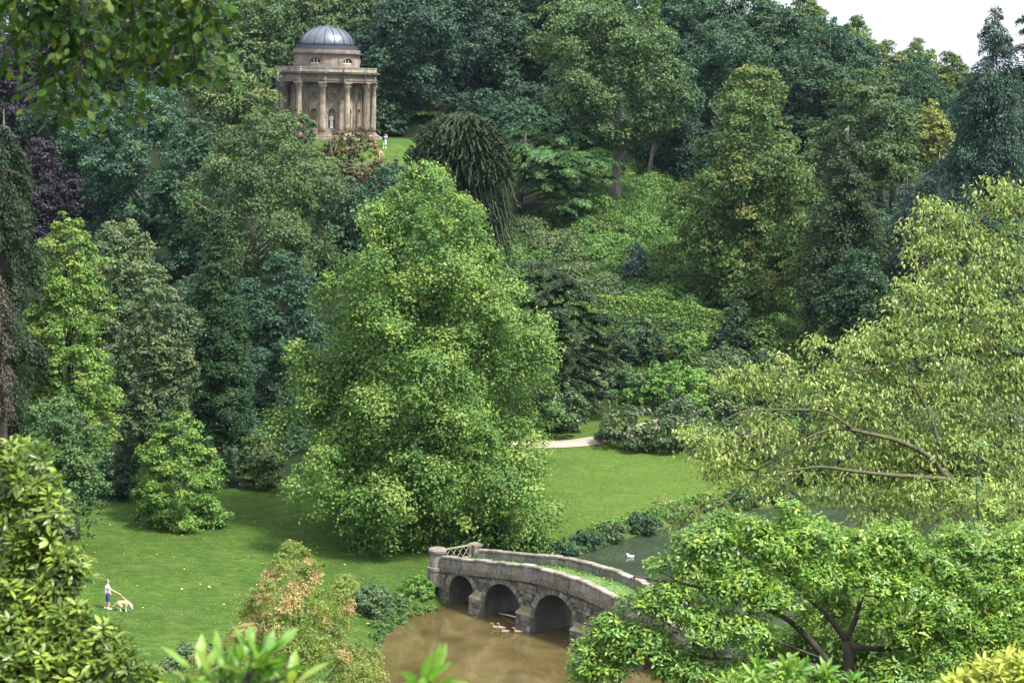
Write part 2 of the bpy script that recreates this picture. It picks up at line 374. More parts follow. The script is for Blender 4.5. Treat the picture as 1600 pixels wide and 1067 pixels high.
def broad_leaves(rng, c, z0, z1, R, kind, d, rbf=.24, flat=.75, upb=.45, leafk=1., cover=4.2, tip=.12, asp=.66, depth=None, hang=0., nbk=1., tiptop=0., lobe=.5, nlobe=22, wobk=1.):
    """boughs on an uneven envelope > tufts on each bough > leaves round each tuft"""
    H = z1 - z0; Ry = R if depth is None else depth
    rb0 = rbf * min(R, H * .6)
    nb = int(min(420, max(24, nbk * 3.3 * (2 * R * H * .74) / (PI * rb0 ** 2))))
    tgrid = np.linspace(.02, .985, 200); wgt = bprof(kind, tgrid) + .15; wgt /= wgt.sum()
    cdf = np.cumsum(wgt); t = np.interp((np.arange(nb) + rng.random(nb)) / nb, cdf / cdf[-1], tgrid)
    a01 = (np.arange(nb) * .61803 + rng.normal(0, .035, nb) + rng.random()) % 1; front = a01 < .64
    th = np.where(front, PI + PI * a01 / .64, PI * (a01 - .64) / .36)
    ph = rng.uniform(0, 6.28, 5)
    wob = 1 + wobk * (.13 * np.sin(2 * th + ph[0] + 3 * t) + .10 * np.sin(3 * th + ph[1] - 7 * t) + .07 * np.sin(11 * t + ph[2] + th)) + rng.normal(0, .05, nb)
    rb = rb0 * rng.uniform(.6, 1.3, nb) * (.6 + .4 * bprof(kind, t))
    env = bprof(kind, t) * wob
    inn = 1 - .42 * rng.random(nb) ** 1.7
    # big lobes: boughs sink away from the middle of their lobe, most of all underneath it, so that creases part the lobes
    nlb = int(nlobe); tl = np.interp((np.arange(nlb) + .5) / nlb, cdf / cdf[-1], tgrid); thl = (np.arange(nlb) * 2.39996 + rng.uniform(0, 6.28) + rng.normal(0, .25, nlb)) % (2 * PI)
    dth = np.abs((th[:, None] - thl[None] + PI) % (2 * PI) - PI) * R * np.maximum(bprof(kind, t), .25)[:, None]; dz = (t[:, None] - tl[None]) * H
    dd = np.hypot(dth, dz * .9); near = np.argmin(dd, 1); lr = 1.25 * math.sqrt(2 * PI * R * .75 * H / nlb / PI); dm = np.clip(dd[np.arange(nb), near] / lr, 0, 1.3)
    under = np.clip(-dz[np.arange(nb), near] / lr, 0, 1)
    inn = inn * (1 + lobe * (.25 - .75 * dm ** 2 - .8 * under))
    rr = np.maximum(env * R - rb * .75, R * .02) * inn
    cx = c[0] + rr * np.cos(th); cy = c[1] + rr * np.sin(th) * (Ry / R); cz = z0 + t * H * (1 - rb0 * .5 / H)
    BC = np.stack([cx, cy, cz], 1); OUT = np.stack([np.cos(th), np.sin(th), .35 * (t - .3)], 1)
    ls = auto_leaf(d, leafk)
    nl = int(1.7 * cover * px_area(2 * R, H, d) * .72 / ((ls * 1991 / d) ** 2 * asp * .5))
    wb = rb ** 2 * np.where(front, 1.25, .7); wb /= wb.sum()
    NT = max(nb * 14, int(nl / 11))
    bi = rng.choice(nb, NT, p=wb)
    v = unit(rng.normal(size=(NT, 3)) * .85 + .5 * OUT[bi] + .6 * UP)
    TC = BC[bi] + v * (rb[bi] * np.where(rng.random(NT) < .82, rng.uniform(.82, 1.08, NT), rng.uniform(.2, .8, NT)))[:, None] * np.array([1, 1, flat])
    if hang: TC[:, 2] -= hang * rb[bi] * np.clip(-v[:, 2] + .4, 0, 1.2)
    ti = rng.integers(0, NT, nl); rt = .2 * rb[bi][ti]
    P = TC[ti] + rng.normal(size=(nl, 3)) * rt[:, None] * np.array([1, 1, .6])
    Nn = unit(v[ti] * .75 + UP * upb + rng.normal(size=(nl, 3)) * .5)
    size = ls * rng.uniform(.65, 1.35, nl)
    rnd = np.clip(.5 * rng.random(nl) + .3 * rng.random(NT)[ti] + .3 * rng.random(nb)[bi][ti], 0, 1)
    pn = .5 + .5 * vnoise(TC[:, 0] + TC[:, 2] * .7, TC[:, 1] - TC[:, 2] * .6, max(.5, rb0 * .45), rng.integers(50)); tq = np.quantile(pn, 1 - tip) if tip > 0 else 9
    tp = np.clip(((pn + rng.normal(0, .12, NT))[ti] > tq) * rng.uniform(.4, 1, nl) * (v[ti][:, 2] > -.1), 0, 1)
    if tiptop: tp = np.maximum(tp, (rng.random(nb)[bi][ti] < tiptop * sstep(.5, .8, t)[bi][ti]) * (v[ti][:, 2] > 0) * rng.uniform(.5, 1, nl))
    return leaves4(P, Nn, size, asp, rng), rnd, tp, BC

def limb_mesh(rng, base, ztop, r0, BC, nl=12, lean=(0, 0)):
    mb = MB(); h = ztop - base[2]
    def axp(t): return np.array([base[0] + lean[0] * t + .012 * h * math.sin(5 * t + base[0]), base[1] + lean[1] * t + .012 * h * math.cos(4 * t), base[2] - .3 + t * (h + .3)])
    ts = np.linspace(0, 1, 9); mb.tube([axp(t) for t in ts], [r0 * (1.35 if t == 0 else 1) * (1 - .85 * t) + .02 for t in ts], 8)
    if BC is not None:
        for q in BC[rng.choice(len(BC), min(nl, len(BC)), replace=False)]:
            k = np.clip((q[2] - base[2]) / h - rng.uniform(.12, .3), .12, .85); a = axp(k)
            mid = (a + q) / 2 + np.array([0, 0, .08 * np.linalg.norm(q - a)]) * rng.uniform(-.4, 1)
            rr = r0 * (1 - .8 * k) * .5; mb.tube([a, mid, q], [rr, rr * .6, rr * .18 + .015], 5, cap=False)
    return mb

def conifer_leaves(rng, c, z0, z1, R, kind, d, nbr=90, droop=.35, lift=.1, spray=.30, hang=.0, leafk=1.15, cover=4.0, asp=.36, layers=0, tip=.1, thick=.05, Ry=None, flatn=.55):
    H = z1 - z0; ls = auto_leaf(d, leafk)
    t = rng.random(nbr) ** 1.15 * .97 + .01
    if layers: t = (np.floor(t * layers) + rng.normal(.5, .13, nbr)) / layers
    t = np.clip(t, .0, .985)
    front = rng.random(nbr) < .64
    th = np.where(front, rng.uniform(PI, 2 * PI, nbr), rng.uniform(0, PI, nbr))
    L = R * bprof(kind, t) * rng.uniform(.72, 1.12, nbr)
    zb = z0 + t * H
    area = 2 * R * H * .6
    nl = int(1.8 * cover * area * (1991 / d) ** 2 / ((ls * 1991 / d) ** 2 * asp * .5))
    pw = L ** 1.6 + .05; pw /= pw.sum()
    bi = rng.choice(nbr, nl, p=pw); u = rng.random(nl) ** .62
    out = np.stack([np.cos(th), np.sin(th), 0 * th], 1)[bi]; lat = np.stack([-np.sin(th), np.cos(th), 0 * th], 1)[bi]
    if Ry: out = out * np.array([1, Ry / R, 1])
    Lb = L[bi]; dr = (droop * rng.uniform(.7, 1.3, nbr))[bi]
    sgn = rng.normal(size=nl); wl = spray * Lb * (1 - u * .75) * (.25 + u) * .75
    P = np.stack([np.full(nl, c[0]), np.full(nl, c[1]), zb[bi]], 1) + out * (Lb * u)[:, None] + lat * (sgn * wl)[:, None]
    P[:, 2] += Lb * (lift * u - dr * u ** 2) - .12 * np.abs(sgn) * wl - hang * np.abs(rng.normal(size=nl)) * Lb * .3
    P += rng.normal(size=(nl, 3)) * (thick * Lb + .04)[:, None]
    D = out + lat * (np.sign(sgn) * .8)[:, None] + rng.normal(size=(nl, 3)) * .25; D[:, 2] += lift - 2 * dr * u - hang * 1.5
    Nn = unit(UP + out * .35 + rng.normal(size=(nl, 3)) * flatn)
    rnd = np.clip(.55 * rng.random(nl) + .45 * rng.random(nbr)[bi], 0, 1)
    tp = (rng.random(nl) < tip) * (u > .75) * rng.uniform(.4, 1, nl)
    ends = np.stack([c[0] + np.cos(th) * L * .8, c[1] + np.sin(th) * L * .8 * ((Ry or R) / R), zb + L * (lift * .8 - droop * .6)], 1)
    return leaves4(P, Nn, ls * rng.uniform(.7, 1.4, nl), asp, rng, D), rnd, tp, (ends, zb)

# ---- materials for foliage
LM = {}
def lm(key):
    return LM[key]
LM['tulip'] = leaf_mat('tulip_leaves', (.036, .095, .020), (.115, .205, .045), (.22, .31, .075))
LM['wood'] = leaf_mat('shade_toned_wood_leaves', (.012, .032, .020), (.032, .066, .036), (.06, .10, .05), trans=.16)  # darker leaf colour, with the shade of the wood's gaps painted in
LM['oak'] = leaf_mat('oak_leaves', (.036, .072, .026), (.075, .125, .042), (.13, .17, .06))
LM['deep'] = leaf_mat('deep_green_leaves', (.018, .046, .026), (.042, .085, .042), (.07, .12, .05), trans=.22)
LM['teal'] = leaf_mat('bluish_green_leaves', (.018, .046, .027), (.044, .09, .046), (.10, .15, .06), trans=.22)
LM['lime'] = leaf_mat('lime_leaves', (.036, .08, .022), (.085, .145, .04), (.19, .21, .05))
LM['olive'] = leaf_mat('olive_leaves', (.048, .085, .028), (.10, .15, .05), (.20, .21, .08))
LM['fresh'] = leaf_mat('fresh_green_leaves', (.06, .13, .025), (.12, .22, .045), (.22, .30, .07))
LM['yew'] = leaf_mat('yew_needles', (.016, .034, .017), (.036, .064, .026), (.08, .10, .03), trans=.12)
LM['conifer'] = leaf_mat('conifer_needles', (.016, .044, .020), (.04, .085, .032), (.08, .14, .05), trans=.12)
LM['cedar'] = leaf_mat('cedar_needles', (.028, .07, .024), (.07, .125, .042), (.14, .19, .065), trans=.15)
LM['deodar'] = leaf_mat('deodar_needles', (.018, .042, .029), (.044, .08, .053), (.08, .12, .08), trans=.12)
LM['silver'] = leaf_mat('silvery_needles', (.05, .08, .068), (.11, .15, .13), (.17, .2, .17), trans=.15)
LM['copper'] = leaf_mat('copper_beech_leaves', (.014, .012, .016), (.028, .022, .030), (.05, .035, .044), trans=.15)
LM['brown'] = leaf_mat('brownish_leaves', (.045, .045, .024), (.10, .09, .045), (.18, .12, .05))
LM['gold'] = leaf_mat('golden_leaves', (.11, .15, .035), (.19, .225, .06), (.28, .29, .09))
LM['rhodo'] = leaf_mat('rhododendron_leaves', (.03, .062, .022), (.075, .115, .04), (.14, .18, .06), rough=.4, spec=.45)
LM['grey'] = leaf_mat('grey_green_leaves', (.045, .08, .036), (.09, .135, .06), (.17, .21, .09))
LM['redwood'] = leaf_mat('redwood_needles', (.011, .034, .012), (.028, .062, .02), (.05, .09, .03), trans=.1)
LM['heath'] = leaf_mat('heathy_leaves', (.05, .075, .03), (.10, .135, .052), (.16, .19, .075))
LM['bright'] = leaf_mat('bright_bracken', (.05, .112, .026), (.098, .18, .042), (.17, .23, .065))
LM['redtip'] = leaf_mat('red_tipped_leaves', (.11, .16, .035), (.20, .245, .06), (.47, .34, .18), trans=.4)
LM['dead'] = leaf_mat('dry_brown_twigs', (.038, .032, .024), (.07, .06, .044), (.10, .085, .06), trans=.05)
BK = {'dark': bark_mat('dark_bark', (.03, .024, .018), (.09, .075, .06)), 'grey': bark_mat('grey_bark', (.10, .085, .07), (.24, .21, .18)),
      'red': bark_mat('red_bark', (.09, .045, .028), (.2, .105, .07)), 'moss': bark_mat('mossy_bark', (.03, .032, .016), (.10, .10, .048))}

_seed = [100]
def rs(): _seed[0] += 1; return np.random.default_rng(_seed[0])
def box3(px, top, bot, wpx, d):
    p0 = atY(px, (top + bot) / 2, d); zt = atY(px, top, d)[2]; zb = atY(px, bot, d)[2]
    return p0[0], zt, zb, wpx / 2 * d / F
def tree(name, label, cat, px, top, bot, wpx, d, kind='round', leaf='oak', bark='dark', group=None, r0=None, limbs=12, trunk_px=None, crown='crown', **kw):
    rng = rs(); X, zt, zb, R = box3(px, top, bot, wpx, d); g = gz(X, d); zb = max(zb, g + .1)
    tx = X if trunk_px is None else atY(trunk_px, bot, d)[0]; g = gz(tx, d)
    t = thing(name, label, cat, (tx, d, g), group)
    V, rnd, tp, BC = broad_leaves(rng, (X, d), zb, zt, R, kind, d, **kw)
    off = np.array([tx, d, g])
    obj(crown, rhomb_mesh(crown, V - off, rnd, tp), LM[leaf], t)
    r0 = r0 or max(.12, .045 * R + .012 * (zt - g))
    mb = limb_mesh(rng, np.array([0, 0, 0.]), (zt - g) * .86, r0, BC - off, limbs, (X - tx, 0))
    obj('trunk', mb.mesh('trunk', True), BK[bark], t)
    return t
def shrub(name, label, cat, px, top, bot, wpx, d, kind='dome', leaf='rhodo', group=None, **kw):
    kw.setdefault('rbf', .3); kw.setdefault('cover', 4.5)
    rng = rs(); X, zt, zb, R = box3(px, top, bot, wpx, d); g = gz(X, d)
    zb = max(min(zb, g + .3), g - .2)
    t = thing(name, label, cat, (X, d, g), group); off = np.array([X, d, g])
    V, rnd, tp, BC = broad_leaves(rng, (X, d), zb, zt, R, kind, d, **kw)
    obj('foliage', rhomb_mesh('foliage', V - off, rnd, tp), LM[leaf], t)
    mb = MB()
    for q in (BC - off)[rng.choice(len(BC), min(9, len(BC)), replace=False)]:
        mb.tube([(q[0] * .1, q[1] * .1, -.1), (q[0] * .5, q[1] * .5, q[2] * .6), q], [.05 + .01 * R, .04, .015], 5, cap=False)
    obj('stems', mb.mesh('stems', True), BK['dark'], t)
    return t
def conifer(name, label, cat, px, top, bot, wpx, d, kind='spire', leaf='conifer', bark='dark', group=None, r0=None, bare=0, trunk_px=None, **kw):
    rng = rs(); X, zt, zb, R = box3(px, top, bot, wpx, d); g = gz(X, d); zb = max(zb, g + .2)
    t = thing(name, label, cat, (X, d, g), group); off = np.array([X, d, g])
    V, rnd, tp, (ends, zbr) = conifer_leaves(rng, (X, d), zb, zt, R, kind, d, **kw)
    obj('crown', rhomb_mesh('crown', V - off, rnd, tp), LM[leaf], t)
    mb = MB(); h = zt - g; r0 = r0 or (.02 * h + .05 * R * .5)
    mb.tube([(0, 0, -.3), (.02 * R, 0, h * .3), (0, .02 * R, h * .65), (0, 0, h)], [r0 * 1.3, r0, r0 * .6, .03], 8)
    for i in rng.choice(len(ends), min(len(ends), 40), replace=False):
        a = np.array([0, 0, zbr[i] - g]); b = ends[i] - off
        mb.tube([a, (a + b) / 2 + (0, 0, .06 * R), b], [r0 * .25, r0 * .16, .02], 5, cap=False)
    obj('trunk', mb.mesh('trunk', True), BK[bark], t)
    return t

#PART2
# ------------------------------------------------------------------ trees of the far wood (one of each kind, then copies)
def copy_tree(t, px, top, d, label, group, wk=1.0, rz=0., hide=None):
    r = t.copy(); COL.objects.link(r); r['label'] = label; r['group'] = group
    X, zt, _, _ = box3(px, top, top + 60, 10, d); g = gz(X, d)
    h0 = t['height']; k = (zt - g) / h0
    r.location = (X, d, g); r.scale = (k * wk, k * wk, k); r.rotation_euler = (0, 0, rz)
    for ch in t.children:
        c = ch.copy(); COL.objects.link(c); c.parent = r
    return r
def seth(t, top, d):
    t['height'] = atY(800, top, d)[2] - t.location.z; return t
WOOD = 'trees of the hilltop wood'
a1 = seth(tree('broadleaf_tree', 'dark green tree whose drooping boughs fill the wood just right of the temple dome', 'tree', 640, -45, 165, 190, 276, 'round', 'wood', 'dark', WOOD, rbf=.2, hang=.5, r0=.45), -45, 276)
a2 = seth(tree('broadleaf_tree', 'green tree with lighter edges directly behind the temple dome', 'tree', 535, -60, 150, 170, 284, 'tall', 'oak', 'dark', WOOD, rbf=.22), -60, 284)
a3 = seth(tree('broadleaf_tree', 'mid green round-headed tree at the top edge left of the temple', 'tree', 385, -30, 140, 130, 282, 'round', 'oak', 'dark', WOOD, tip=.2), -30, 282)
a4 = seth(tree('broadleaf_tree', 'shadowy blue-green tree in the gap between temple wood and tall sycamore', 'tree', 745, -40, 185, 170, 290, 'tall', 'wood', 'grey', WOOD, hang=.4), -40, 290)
a5 = seth(tree('broadleaf_tree', 'green tree behind the right shoulder of the tall sycamore', 'tree', 1135, 14, 210, 150, 262, 'round', 'deep', 'dark', WOOD), 14, 262)
a6 = seth(tree('broadleaf_tree', 'yellowish feathery beech on the skyline above the round dark tree', 'tree', 1385, 62, 160, 110, 296, 'cone', 'lime', 'dark', 'beeches on the skyline', asp=.4, tip=.35), 62, 296)
BACK = [(a1, 690, -60, 300, 1.0, 1.0, 'dark green tree deep in the wood left of the sycamore'), (a2, 460, -70, 300, .9, 2.1, 'tall green tree behind the temple, left of its dome'),
        (a4, 585, -80, 306, 1.1, 3.0, 'dark tree at the top edge, right of the dome and behind the drooping tree'), (a1, 800, -70, 304, 1.1, 2.0, 'dark tree at the top edge left of the tall sycamore crown'), (a3, 870, -60, 300, 1.1, .7, 'broad green tree crown behind the left side of the tall sycamore'), (a2, 950, -60, 296, 1.1, 4.0, 'tall tree peeping out directly behind the top of the sycamore'), (a5, 1030, -40, 290, 1.1, 1.2, 'dark tree behind the right edge of the tall sycamore, at the top edge'),
        (a3, 320, -60, 296, 1.2, 4.4, 'dark tree at the top edge behind the right tip of the hanging beech spray'), (a4, 240, -50, 290, 1.2, .4, 'blue-green tree behind the middle of the hanging beech spray'), (a2, 160, -60, 285, 1.2, 5.2, 'tall tree behind the left half of the hanging beech spray'), (a1, 90, -50, 276, 1.1, 2.6, 'dark tree high behind the upper copper beech'), (a4, 0, -60, 276, 1.2, 5.0, 'blue-green tree in the extreme upper left corner'),
        (a5, 1090, -22, 300, 1.1, 5.0, 'dark tree at the top edge between sycamore and open sky'), (a1, 410, -70, 312, 1.2, 5.1, 'dark tree on the ridge behind the round-headed tree left of the temple'), (a3, 700, -70, 318, 1.3, 2.2, 'green tree on the ridge behind the shadowy gap of the wood'), (a2, 860, -80, 322, 1.3, .2, 'tall tree farthest back on the ridge behind the sycamore'), (a4, 520, -90, 320, 1.2, .9, 'blue-green tree farthest back on the ridge behind the temple')]
for (p, px, top, d, wk, rz, lab) in BACK:
    copy_tree(p, px, top, d, lab, WOOD, wk, rz)
SKY = [(a5, 1160, -24, 296, 1.1, 2.2, 'dark tree reaching past the top edge just left of the open sky'), (a5, 1205, 2, 292, 1.15, 3.3, 'dark bushy tree where the skyline leaves the top edge of the photo'), (a6, 1252, 2, 300, 1.0, 1.4, 'orange-tinged tree at the upper end of the skyline'),
       (a5, 1295, 26, 284, .9, 1.9, 'round green tree on the skyline left of the yellowish beech'), (a6, 1338, 40, 304, .9, 4.0, 'feathery tree poking up between two dark skyline trees'),
       (a5, 1430, 88, 286, .8, 5.5, 'dark green tree just right of the yellowish skyline beech'), (a6, 1478, 94, 300, 1.1, 2.9, 'feathery tree at the low right end of the skyline'),
       (a6, 1432, 74, 308, .8, .5, 'pale feathery tree top behind the dark green skyline tree'), (a5, 1500, 140, 270, .9, .3, 'green tree beside the tall drooping conifer, lower half of the skyline'),
       (a5, 1250, 70, 270, 1.2, .9, 'dark green tree filling the gap behind the top of the bell-shaped tree'), (a1, 1330, 120, 274, 1.3, 2.9, 'deep green tree between the round dark tree and the skyline'), (a5, 1400, 150, 276, 1.3, 4.2, 'dark tree low behind the golden tree'),
       (a5, 1560, 165, 300, 1.1, 2.4, 'dark tree showing through behind the tall drooping conifer')]
for (p, px, top, d, wk, rz, lab) in SKY: copy_tree(p, px, top, d, lab, 'trees on the skyline', wk, rz)
shrub('laurel_bush', 'low green thicket beside the temple steps', 'shrub', 612, 152, 205, 80, 272, leaf='deep', leafk=1.2)
shrub('laurel_bush', 'bright green bush behind the lawn between temple and wood', 'shrub', 660, 172, 212, 70, 276, leaf='fresh', leafk=1.2)
shrub('laurel_bush', 'low spreading green bush above the cedar', 'shrub', 815, 165, 212, 130, 262, leaf='deep', leafk=1.1)

# ------------------------------------------------------------------ the slope
tree('sycamore_tree', 'tall dark sycamore with a bare pale trunk leaning on the slope', 'tree', 965, -28, 232, 250, 232, 'round', 'oak', 'grey', None, trunk_px=962, rbf=.22, r0=.62, limbs=16, cover=4.5, tip=.05, lobe=.65, nlobe=24)
tree('lime_tree', 'thin dark tree with a bare slender trunk right of the sycamore', 'tree', 1040, 40, 215, 120, 246, 'tall', 'deep', 'grey', None, trunk_px=1014, rbf=.26, r0=.25)
tree('horse_chestnut', 'large bell-shaped tree with yellowing leaf clusters reaching down to the slope', 'tree', 1168, 86, 486, 268, 205, 'chest', 'lime', 'dark', None, rbf=.2, leafk=1.12, tip=.07, hang=.5, upb=.3, lobe=.7, nlobe=26)
tree('round_tree', 'wide round-headed dark green tree under the skyline', 'tree', 1348, 96, 300, 200, 236, 'dome', 'oak', 'dark', None, rbf=.2, tip=.04, flat=.5)
tree('golden_tree', 'yellow-green tree tucked behind the round dark tree', 'tree', 1452, 152, 265, 80, 244, 'tall', 'gold', 'dark', None)
conifer('spruce_tree', 'ragged dark conifer with a bare grey trunk in front of the bell-shaped tree', 'conifer', 1318, 196, 500, 150, 192, 'cone', 'yew', 'grey', None, nbr=170, droop=.35, lift=.1, spray=.4, r0=.42, cover=5.5, thick=.09, tip=.3, leafk=1.2)
conifer('weeping_conifer', 'silvery weeping conifer right of the ragged dark one', 'conifer', 1413, 275, 470, 85, 197, 'tall', 'silver', 'dark', None, nbr=70, droop=.8, lift=.3, hang=.8, spray=.3)
conifer('blue_spruce', 'blue-grey conifer with bare bleached branches showing', 'conifer', 1462, 238, 470, 150, 212, 'dome', 'deodar', 'grey', None, nbr=60, droop=.35, lift=.2, spray=.3, cover=2.6)
conifer('deodar_cedar', 'tall drooping bluish conifer against the white sky at the right edge', 'conifer', 1546, 4, 350, 165, 190, 'redwood', 'deodar', 'grey', 'two tall conifers at the right edge', nbr=190, droop=.55, lift=.25, hang=.6, spray=.32, cover=5.0, r0=.5)
conifer('deodar_cedar', 'second tall dark conifer, cut off by the right edge of the photo', 'conifer', 1606, -24, 330, 130, 202, 'redwood', 'yew', 'grey', 'two tall conifers at the right edge', nbr=90, droop=.5, lift=.25, hang=.4, cover=3.4, r0=.5)
def plate_cedar(name, label, d, base, top, plates, leaf, r0, leafk=1.15, dens=1.0):
    """trunk with long limbs, each carrying flat fans of drooping sprays"""
    rng = rs(); b = atY(*base, d); g = gz(b[0], d); t = thing(name, label, 'cedar', (b[0], d, g)); org = np.array([b[0], d, g]); tp_ = atY(*top, d)
    mb = MB(); ax = [np.array([b[0], d, g - .3]), (np.array([b[0], d, g]) * .5 + tp_ * .5) + (.15, 0, 0), tp_]; mb.tube([q - org for q in ax], [r0 * 1.2, r0 * .8, r0 * .2], 9)
    Ps, Ds, Ns, rr, tt = [], [], [], [], []; ls = auto_leaf(d, leafk)
    for (px, py, rx, dy) in plates:
        c = atY(px, py, d + dy); R = rx * d / F; k = np.clip((c[2] - g) / (tp_[2] - g) - .12, .15, .9); q = np.array([b[0], d, g]) * (1 - k) + tp_ * k
        mid = (q + c) / 2 + (0, 0, .10 * np.linalg.norm(c - q)); mb.tube([q - org, mid - org, c - org - (0, 0, .15)], [r0 * .42, r0 * .3, .05], 6, cap=False)
        out = unit(np.array([c[0] - q[0], c[1] - q[1], 0]) + 1e-3); ns = 15
        for s_ in range(ns):                       # sprays fanning from the limb
            a = rng.normal(0, .95); dr = np.array([out[0] * math.cos(a) - out[1] * math.sin(a), out[0] * math.sin(a) + out[1] * math.cos(a), 0])
            o_ = c + rng.normal(size=3) * R * np.array([.38, .38, .05]); L = R * rng.uniform(.45, 1.0); m = int(dens * 95 * (R / 1.8) ** 1.3)
            u = rng.random(m) ** .8; lat = np.cross(dr, UP); w_ = rng.normal(size=m) * .2 * L * (1 - .75 * u)
            P = o_ + dr * (u * L)[:, None] + lat * w_[:, None]; P[:, 2] += L * (.12 * u - .42 * u * u) - .35 * np.abs(w_) + rng.normal(size=m) * .06
            D = dr + lat * (np.sign(w_) * .9)[:, None] + rng.normal(size=(m, 3)) * .25; D[:, 2] -= .5 * u
            Ps.append(P); Ds.append(D); Ns.append(unit(UP + dr * .3 + rng.normal(size=(m, 3)) * .3)); rr.append(np.clip(.4 * rng.random() + .6 * rng.random(m), 0, 1)); tt.append((u > .7) * (rng.random(m) < .35) * .8)
    P, D, Nn, r, tpv = map(np.concatenate, (Ps, Ds, Ns, rr, tt)); n = len(P)
    obj('crown', rhomb_mesh('crown', leaves4(P - org, Nn, ls * rng.uniform(.7, 1.4, n), .36, rng, D), r, tpv), LM[leaf], t)
    obj('trunk', mb.mesh('trunk', True), BK['dark'], t)
plate_cedar('cedar_of_lebanon', 'flat-topped cedar with layered fans of foliage beside the monkey puzzle', 226, (806, 352), (822, 205),
    [(812, 206, 44, 1), (850, 212, 52, 0), (890, 222, 40, 1), (800, 228, 40, -1), (840, 236, 52, -2), (880, 245, 50, -1), (920, 250, 40, 0), (815, 255, 40, -2), (860, 262, 46, -2.5), (905, 272, 44, -1.5), (930, 278, 26, -1), (840, 284, 38, -2.5), (880, 296, 40, -2), (905, 312, 32, -2), (870, 322, 34, -2.5), (905, 338, 26, -2), (790, 250, 34, 1)], 'cedar', .5, 1.1, 1.3)
plate_cedar('spreading_cedar', 'dark spreading cedar low behind the right side of the great pale tree', 172, (880, 620), (852, 405),
    [(845, 412, 26, 0), (862, 425, 36, -.5), (825, 435, 36, 0), (885, 440, 40, -.5), (850, 455, 46, -1), (905, 462, 40, -.5), (820, 470, 44, -.5), (875, 480, 48, -1.5), (920, 492, 42, -1), (840, 500, 50, -1.5), (895, 512, 48, -1.5), (935, 528, 40, -1), (860, 530, 52, -2), (820, 540, 46, -1), (905, 550, 46, -2), (870, 565, 50, -2), (930, 560, 34, -1.5), (840, 590, 48, -2), (895, 592, 46, -2), (870, 620, 50, -1.5), (915, 615, 36, -1)], 'yew', .35, 1.15, 1.7)
